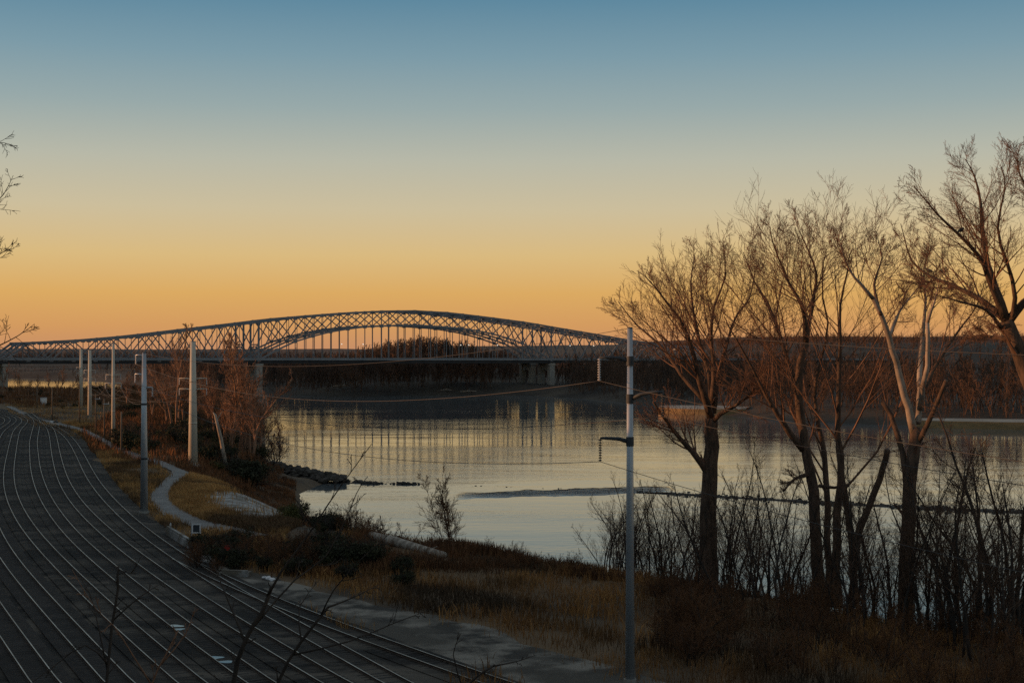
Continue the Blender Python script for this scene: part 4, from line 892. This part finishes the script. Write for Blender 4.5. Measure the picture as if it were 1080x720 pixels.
def near_arm(side, ypx, xpx, ins_m, L, rise, dy=0.0):
    z = EYE - (ypx - HZ) / F * 85 - gz; e = (xpx - 540) / F * 85 - lx
    mb = MB(); mb.tube([(0, 0, z - .12), (e * .35, dy * .35, z + rise * .6), (e * .75, dy * .75, z + rise), (e, dy, z + rise)], [.14, .12, .095, .07], 10); a = mb.build('arm', M['dark_metal'], near, True)
    c = MB(); c.tube([(0, 0, z - .35), (0, 0, z + .2)], [.235, .235], 14); c.build('arm_bracket', M['dark_metal'], near)
    insulator(near, np.array([e, dy, z + rise - .05]), L, M['porcelain'] if ins_m == 'w' else M['dark_metal'])
    return np.array([lx + e, ly + dy, gz + z + rise - .05 - L])
A1 = near_arm(-1, 379, 632, 'w', 1.35, .12); A2 = near_arm(1, 419, 697, 'g', 1.4, .35, -1.0); A3 = near_arm(-1, 464, 633, 'd', 1.35, .12)
T1 = np.array([lx, ly, gz + H1])
def mono(x, y, Y, ytop, r0, r1, m, label, arms, group=PG1):
    X = (x - 540) / F * Y; g = ground_at(X, Y); H = EYE - (ytop - HZ) / F * Y - g; o = pole((X, Y, g), H, r0, r1, m, label, group); pts = {}
    for f in (.34, .68):
        c = MB(); rr_ = r0 + (r1 - r0) * f; c.tube([(0, 0, H * f - .12), (0, 0, H * f + .12)], [rr_ * 1.05, rr_ * 1.04], 20); c.build('joint_band', M['dark_metal'] if m is M['galv'] else m, o, True)
    for key, ya, half, both in arms:
        z = EYE - (ya - HZ) / F * Y - g; mb = MB(); ends = [-half, half] if both else [half]
        for e in ends:
            mb = MB(); mb.tube([(0, 0, z), (e * .5, 0, z + .18), (e, 0, z + .22)], [.12, .10, .06], 8); mb.build('arm', m, o, True)
            insulator(o, np.array([e, 0, z + .2]), 1.1, M['porcelain'], 7); pts[(key, 0 if e < 0 else 1)] = np.array([X + e, Y, g + z - .9])
    return o, np.array([X, Y, g + H]), pts
mA, tA, aA = mono(152, 0, 172, 372, .48, .24, M['galv'], 'slim steel pole at the corner of the tan grass, blue below and pink above', [('a', 376, -1.0, False), ('b', 396, -1.1, False), ('c', 410, 1.0, False)])
mB_, tB, aB = mono(203.5, 0, 250, 360, .85, .45, M['cream'], 'thick cream tapered pole with two pairs of arms beside the footpath', [('a', 400, 2.4, True), ('b', 411, 2.4, True)])
mC, tC, aC = mono(119.5, 0, 288, 362, .42, .26, M['cream'], 'slim cream pole with short double arms behind the wooden poles', [('a', 396, 1.5, True), ('b', 405, 1.6, True)])
mD, tD, aD = mono(94.7, 0, 400, 369, .62, .42, M['cream'], 'thick cream pole, nearer of the close pair in the distance', [('a', 391, 1.6, True), ('b', 400, 1.6, True)])
mE, tE, aE = mono(85.5, 0, 470, 368, .62, .42, M['cream'], 'cream pole, farther of the close pair in the distance', [('a', 388, 1.6, True), ('b', 394, 1.6, True)])
WG = 'overhead wires strung between the poles'
def wire(a, b, sag, r, label, name='overhead_wire'):
    a = np.asarray(a, float); b = np.asarray(b, float); u = np.linspace(0, 1, 41)[:, None]; P = a * (1 - u) + b * u; P[:, 2] -= (4 * sag * u * (1 - u))[:, 0]
    mb = MB(); mb.tube(P, r, 5); tag(mb.build(name, M['wire'], None, True), label, 'wire', WG)
kA = [tA + np.array([0, 0, -.1]), aA[('a', 0)], aA[('b', 0)], aA[('c', 1)]]
wire(T1, kA[0], 1.9, .018, 'top wire running from the tip of the blue-grey pole towards the bridge')
wire(A1, kA[1], 2.6, .024, 'wire leaving the white insulator of the blue-grey pole across the water')
wire(A2, kA[2], 2.6, .02, 'wire passing behind the shaft of the blue-grey pole across the water')
wire(A3, kA[3], 2.6, .02, 'wire leaving the dark insulator of the blue-grey pole across the water')
nx_ = np.array([77.0, 5.0, 0])
wire(T1, (77, 5, 33), 3.0, .016, 'topmost thin wire crossing the crowns of the bare trees'); wire(A1, (76, 4, 27), 4.2, .02, 'upper wire crossing the trunks of the bare trees')
wire(A2, (78, 6, 24.6), 3.4, .018, 'middle wire crossing the trunks of the bare trees'); wire(A3, (76, 4, 22), 4.4, .018, 'lowest wire crossing the sapling thicket')
no = pole((77, 5, ground_at(77, 5)), 33 - ground_at(77, 5), .29, .16, M['galv'], 'steel pole outside the view carrying the wires past the bare trees', PG1)
for p_, e_ in (((76, 4, 27), 27.3), ((78, 6, 24.6), 25), ((76, 4, 22), 22.4)):
    mb = MB(); mb.tube([(0, 0, e_ - no.location.z), (p_[0] - 77, p_[1] - 5, p_[2] - no.location.z)], .06, 6); mb.build('arm', M['dark_metal'], no)
i_ = 0
names = ['from the slim pink-topped pole to the slim cream pole', 'from the slim cream pole to the close pair of poles', 'between the close pair of distant poles', 'from the thick cream pole towards the close pair of poles']
cC = [aC[('a', 0)], aC[('b', 0)], aC[('b', 1)]]; cD = [aD[('a', 0)], aD[('b', 0)], aD[('b', 1)]]; cE = [aE[('a', 0)], aE[('b', 0)], aE[('b', 1)]]
for q, (a_, b_) in enumerate(zip([kA[1], kA[2], kA[3]], cC)): wire(a_, b_, 1.9, .03, 'pale conductor sagging ' + names[0])
for a_, b_ in zip(cC, cD): wire(a_, b_, 2.4, .035, 'pale conductor sagging ' + names[1])
for a_, b_ in zip(cD, cE): wire(a_, b_, 1.2, .035, 'pale conductor sagging ' + names[2])
for key in (('a', 0), ('b', 0), ('a', 1), ('b', 1)): wire(aB[key], aD[key], 3.0, .03, 'pale conductor sagging ' + names[3])
# wooden poles
for i, (x, yt, yb, r_, arm, lab) in enumerate(((128, 434, 480, .17, 0, 'plain weathered wooden pole at the grassy edge of the yard'), (110, 420, 462, .17, 1, 'wooden pole with a short side arm nearest the slim cream pole'), (101, 415, 457, .17, 1, 'wooden pole with a short side arm, between two other wooden poles'), (84, 405, 446, .17, 0, 'thin wooden pole just below the close pair of cream poles'), (55, 408, 444, .15, 0, 'thin wooden pole beside the switch box at the yard throat'), (39, 408, 430, .15, 0, 'thin wooden pole beside the white equipment cabinet'))):
    q = PG(x, yb); g = ground_at(q[0], q[1]); H = EYE - (yt - HZ) / F * q[1] - g; r = empty('wooden_pole', (q[0], q[1], g), lab, 'wooden pole', 'old wooden poles along the yard')
    mb = MB(); mb.tube([(0, 0, -.4), (0, 0, H)], [r_ * 1.15, r_ * .8], 10); mb.build('shaft', M['wood'], r, True)
    if arm:
        mb = MB(); mb.bar((-.2, -.12, H - 1.2), (1.1, -.12, H - 1.2), .14, .18); mb.build('side_arm', M['galv'], r)
        mb = MB(); mb.tube([(.95, -.12, H - 1.1), (.95, -.12, H - .8)], [.07, .05], 8); mb.build('insulator', M['porcelain'], r)

# ------------------------------------------------------------------ small things
def rblock(mb, c, size, ax=None): mb.box(c, size, ax)
def obj_from(px, z=GZ): q = PG(*px, z); return np.array([q[0], q[1], ground_at(q[0], q[1])])
# equipment cabinet
q = obj_from((46, 427)); r = empty('equipment_cabinet', q, 'small white equipment cabinet at the far throat of the yard', 'cabinet')
mb = MB(); mb.box((0, 0, 1.25), (1.7, 1.5, 2.3)); mb.build('body', M['white'], r); mb = MB(); mb.box((0, 0, 2.48), (1.95, 1.75, .14)); mb.build('roof', M['galv'], r)
mb = MB(); mb.box((.1, -.765, 1.2), (.8, .03, 1.9)); d = mb.build('door', M['white'], r); mb = MB(); mb.box((.4, -.8, 1.2), (.05, .04, .2)); mb.build('handle', M['dark_metal'], d)
mb = MB(); mb.box((0, 0, .05), (2, 1.8, .16)); mb.build('plinth', M['concrete'], r)
# switch machine
q = obj_from((57, 446)); r = empty('switch_machine', q, 'low pale switch machine box beside the rails at the yard throat', 'switch box')
mb = MB(); mb.box((-.6, 0, .35), (.9, .8, .6)); mb.build('body', M['white'], r); mb = MB(); mb.box((.5, 0, .3), (1.0, .7, .5)); mb.build('motor_box', M['dark_metal'], r); mb = MB(); mb.tube([(1.0, 0, .2), (2.0, -.2, .2)], .04, 6); mb.build('rod', M['galv'], r)
# concrete barrier beams by the outer track
a = obj_from((177, 563)); b_ = obj_from((201, 578)); mb = MB(); mb.bar(a + [0, 0, .35], b_ + [0, 0, .35], .5, .7); mb.bar(a + [0, 0, .8], b_ + [0, 0, .8], .3, .25); tag(mb.build('concrete_barrier', M['white_gravel']), 'long pale concrete barrier beside the outer track', 'barrier')
rs = np.random.RandomState(12)
for k in range(9):
    u = k / 8; p = obj_from((206 + 30 * u + rs.randn() * 1.0, 582 + 19 * u)); mb = MB(); rock_mb(mb, p + np.array([0, 0, .12]), rs.uniform(.35, .65), rs); tag(mb.build('stone_block', M['white_gravel']), 'rough pale stone block in the row continuing the concrete barrier', 'stone block', 'stone blocks beside the outer track')
# sign frame
q = obj_from((202, 572)); r = empty('sign_post', q, 'small square white framed sign beside the concrete barrier', 'sign')
mb = MB(); mb.tube([(0, 0, -.2), (0, 0, 1.9)], .05, 8); mb.build('post', M['galv'], r)
mb = MB()
for e in ((-.4, 0, 0), (.4, 0, 0)): mb.box((.5 + e[0], -.06, 1.5), (.14, .05, 1.0))
for e in (-.43, .43): mb.box((.5, -.06, 1.5 + e), (.66, .05, .14))
mb.build('frame', M['white'], r); mb = MB(); mb.box((.5, -.05, 1.5), (.66, .02, .72)); mb.build('panel', M['dark_metal'], r)
q = obj_from((180, 566)); r = empty('marker_post', q, 'short grey marker post at the end of the concrete barrier', 'post'); mb = MB(); mb.tube([(0, 0, -.2), (0, 0, 1.5), (0, 0, 1.56)], [.06, .06, .02], 8); mb.build('post', M['galv'], r); mb = MB(); mb.box((0, -.07, 1.35), (.16, .03, .22)); mb.build('reflector', M['white'], r)
# red marker in the thicket
q = obj_from((240, 590)); r = empty('marker_post', q, 'thin post with a small red disc in front of the dark bushes', 'post'); mb = MB(); mb.tube([(0, 0, -.2), (0, 0, 1.2)], .04, 8); mb.build('post', M['dark_metal'], r)
mb = MB(); an = np.linspace(0, 6.283, 17)[:-1]; mb.tube([(0, -.08, 1.2), (0, -.05, 1.2)], [.27, .27], 16); mb.build('disc', M['red'], r)
# culvert slab
a = obj_from((234, 606)); b_ = obj_from((263, 607)); mb = MB(); mb.bar(a + [0, 0, .18], b_ + [0, 0, .18], 1.3, .4); mb.bar(a + [0.1, -.4, .45], b_ + [-.1, -.4, .45], .35, .25); tag(mb.build('concrete_slab', M['white_gravel']), 'flat pale concrete slab at the head of the gravel road', 'concrete slab')
q = obj_from((316, 604)); r = empty('junction_box', q, 'low dark box with a pale lid in front of the thicket', 'box'); mb = MB(); mb.box((0, 0, .45), (1.15, .9, 1.0)); mb.build('body', M['dark_metal'], r); mb = MB(); mb.box((0, 0, 1.0), (1.3, 1.05, .1)); mb.build('lid', M['white_gravel'], r)
# fallen log
a = PX(392, 578, 150); b_ = PX(468, 608, 133); a[2] = max(a[2], ground_at(a[0], a[1]) + .3); b_[2] = max(b_[2], ground_at(b_[0], b_[1]) + .25)
r = empty('fallen_log', (a[0], a[1], a[2]), 'thick pale fallen log lying down the bank by the water', 'log'); d = b_ - a
mb = MB(); mb.tube([np.zeros(3), d * .35 + np.array([0, 0, .12]), d * .7, d], [.55, .5, .46, .36], 12); mb.build('trunk', M['log_wood'], r, True)
mb = MB(); mb.tube([d * .3, d * .3 + np.array([.5, .3, 1.0])], [.16, .06], 7); mb.tube([d * .8, d * .8 + np.array([.9, -.3, .5])], [.14, .05], 7); mb.build('branch_stub', M['pale_bark'], r)
# debris by the gravel road
for k, (x, y) in enumerate(((283, 611), (279, 610), (287, 612))):
    p = obj_from((x, y)); mb = MB(); rock_mb(mb, p + np.array([0, 0, .15]), .3, rs); tag(mb.build('concrete_chunk', M['white']), 'small broken concrete chunk at the edge of the gravel road', 'concrete chunk', 'concrete chunks by the gravel road')
# shallow puddles between the rails
for x, y, wx, wy in ((184.5, 661.5, .6, .2), (188, 665, .45, .16), (227, 695, .5, .2), (237, 699.5, .55, .16)):
    p = PG(x, y); an = np.linspace(0, 6.283, 19)[:-1]; rr = 1 + .2 * np.sin(an * 3 + x)
    V = [(p[0] + wx * c * math.cos(a), p[1] + wy * 2.2 * c * math.sin(a), GZ + .1 + .03) for a, c in zip(an, rr)]; mb = MB(); mb.add(V + [(p[0], p[1], GZ + .13)], None, [(18, i, (i + 1) % 18) for i in range(18)]); o = mb.build('puddle', M['rail']); 
    o.data.materials[0] = wm; o['kind'] = 'structure'
# driftwood on the far bank
for x, y, L, a in ((359, 406, 9, .1), (470, 413, 8, -.4), (494, 412, 10, .05)):
    q = PX(x, y, 872); q[2] = float(far_z(np.array([q[0]]), np.array([q[1]]))[0]) + .4; mb = MB(); dv = np.array([math.cos(a), math.sin(a), 0.04]) * L / 2
    mb.tube([q - dv, q + np.array([0, 0, .3]), q + dv], [.55, .5, .25], 8); mb.tube([q, q + np.array([1, .2, 1.6])], [.2, .08], 6); tag(mb.build('driftwood_log', M['pale_bark']), 'pale driftwood log stranded on the far shore below the bridge', 'driftwood', 'driftwood on the far shore')
# birds perched in the tallest tree
for x, y, Y, rz, lab in ((1013, 249, 73.2, .5, 'small dark bird perched high in the tallest bare tree'), (980, 291, 77.67, 2.4, 'small dark bird perched on a low outer branch of the tallest bare tree')):
    q = PX(x, y, Y) + np.array([0, 0, .24]); r = empty('bird', q, lab, 'bird', rz=rz)
    mb = MB(); mb.tube([(-.34, 0, -.05), (-.2, 0, -.02), (-.1, 0, .02), (0, 0, .05), (.1, 0, .09), (.15, 0, .14), (.19, 0, .17), (.23, 0, .16), (.27, 0, .15)], [.015, .03, .075, .095, .085, .06, .055, .04, .008], 10)
    for s in (-1, 1): mb.tube([(.02, .03 * s, -.03), (.02, .03 * s, -.13)], .008, 5)
    mb.build('body', M['bird'], r, True)

# ------------------------------------------------------------------ twigs close to the camera on the bluff
def near_shrub(label, Y, limbs, seed, name='bluff_shrub', P=None, m=None):
    p = P or prm(kids=(5, 3), lr=(0.22, 0.4), ang=(25, 60), wander=0.12, up=0.03, rmin=0.004, segs=(6, 4, 3), sides=(7, 5, 4), start=0.35, maxlev=2)
    return traced_tree(name, label, Y, limbs, seed, p, m or (M['dark_bark'], M['dark_bark']), 'bare shrubs on the bluff slope', cat='shrub')
near_shrub('dark bare shrub with a long twig reaching over the river', 12, [([(236, 790), (246, 720), (258, 676), (276, 645), (286, 620)], 7, 4), ([(282, 628), (297, 603), (330, 556), (362, 508), (392, 468)], 3.2, 1.2, 0, -30), ([(258, 676), (248, 650), (236, 622), (226, 596)], 3, 1.4, 0, 40), ([(268, 660), (292, 632), (312, 610), (345, 585), (376, 520), (388, 502)], 2.6, 1.2, 0, 60)], 51)
near_shrub('dark bare shrub with a forked stem in front of the middle tracks', 11, [([(100, 800), (112, 720), (118, 660), (124, 618), (125, 597)], 4.5, 2.2), ([(118, 655), (146, 630), (175, 612)], 2, 1, 0, 30), ([(125, 600), (138, 604), (148, 588)], 1.6, .9, 0, -30), ([(113, 705), (104, 660), (94, 625), (78, 600)], 2, 1, 0, 40), ([(114, 700), (90, 680), (60, 700), (30, 722)], 2, 1.2, 0, -40)], 52)
near_shrub('dark bare shrub whose twigs cross the gravel road', 13, [([(270, 810), (292, 722), (318, 676), (346, 640)], 5, 3), ([(346, 640), (372, 630), (400, 616)], 2.4, 1, 0, 40), ([(338, 650), (352, 622), (380, 590), (412, 562)], 2, .9, 0, -30), ([(310, 690), (368, 676), (420, 655), (452, 643)], 2.2, 1, 0, 20), ([(318, 676), (316, 640), (336, 612)], 2, 1, 0, 60)], 53)
near_shrub('low bare shrub whose twig tip lies over the near rails', 13, [([(460, 830), (480, 740), (505, 712), (520, 702)], 3, 2), ([(520, 702), (545, 697), (566, 690)], 2, 1, 0, 30), ([(490, 730), (478, 690), (486, 668)], 1.8, .9, 0, -20)], 54)
near_shrub('thin pale-stemmed shrub standing low at the edge of the view', 10, [([(150, 800), (160, 722), (175, 690), (188, 664)], 3, 1.6), ([(170, 700), (196, 668), (206, 640)], 1.8, .9, 0, 30), ([(160, 722), (140, 690), (120, 660), (100, 640), (76, 600)], 2, .9, 0, -20)], 55, m=(M['twig'], M['twig']))
pe = prm(kids=(10, 6), lr=(0.26, 0.45), ang=(25, 60), wander=0.16, up=0.04, rmin=0.003, segs=(6, 4, 3), sides=(7, 4, 3), start=0.45, maxlev=2)
near_shrub('bare tree whose twig tips poke in at the edge beside the sky', 14, [([(-150, 900), (-140, 600), (-120, 400), (-100, 280), (-70, 180)], 14, 5), ([(-115, 380), (-70, 378), (-30, 372), (0, 364), (18, 354), (36, 342)], 3.4, .9, 0, -20), ([(-95, 270), (-50, 240), (-15, 222), (4, 205), (14, 185)], 2.8, .8, 0, 20), ([(-90, 310), (-40, 290), (-10, 274), (6, 264), (15, 262)], 2.4, .8, 0, -30), ([(-75, 200), (-40, 165), (-5, 150), (13, 153)], 2.2, .7, 0, 10)], 56, name='bluff_tree', P=pe)
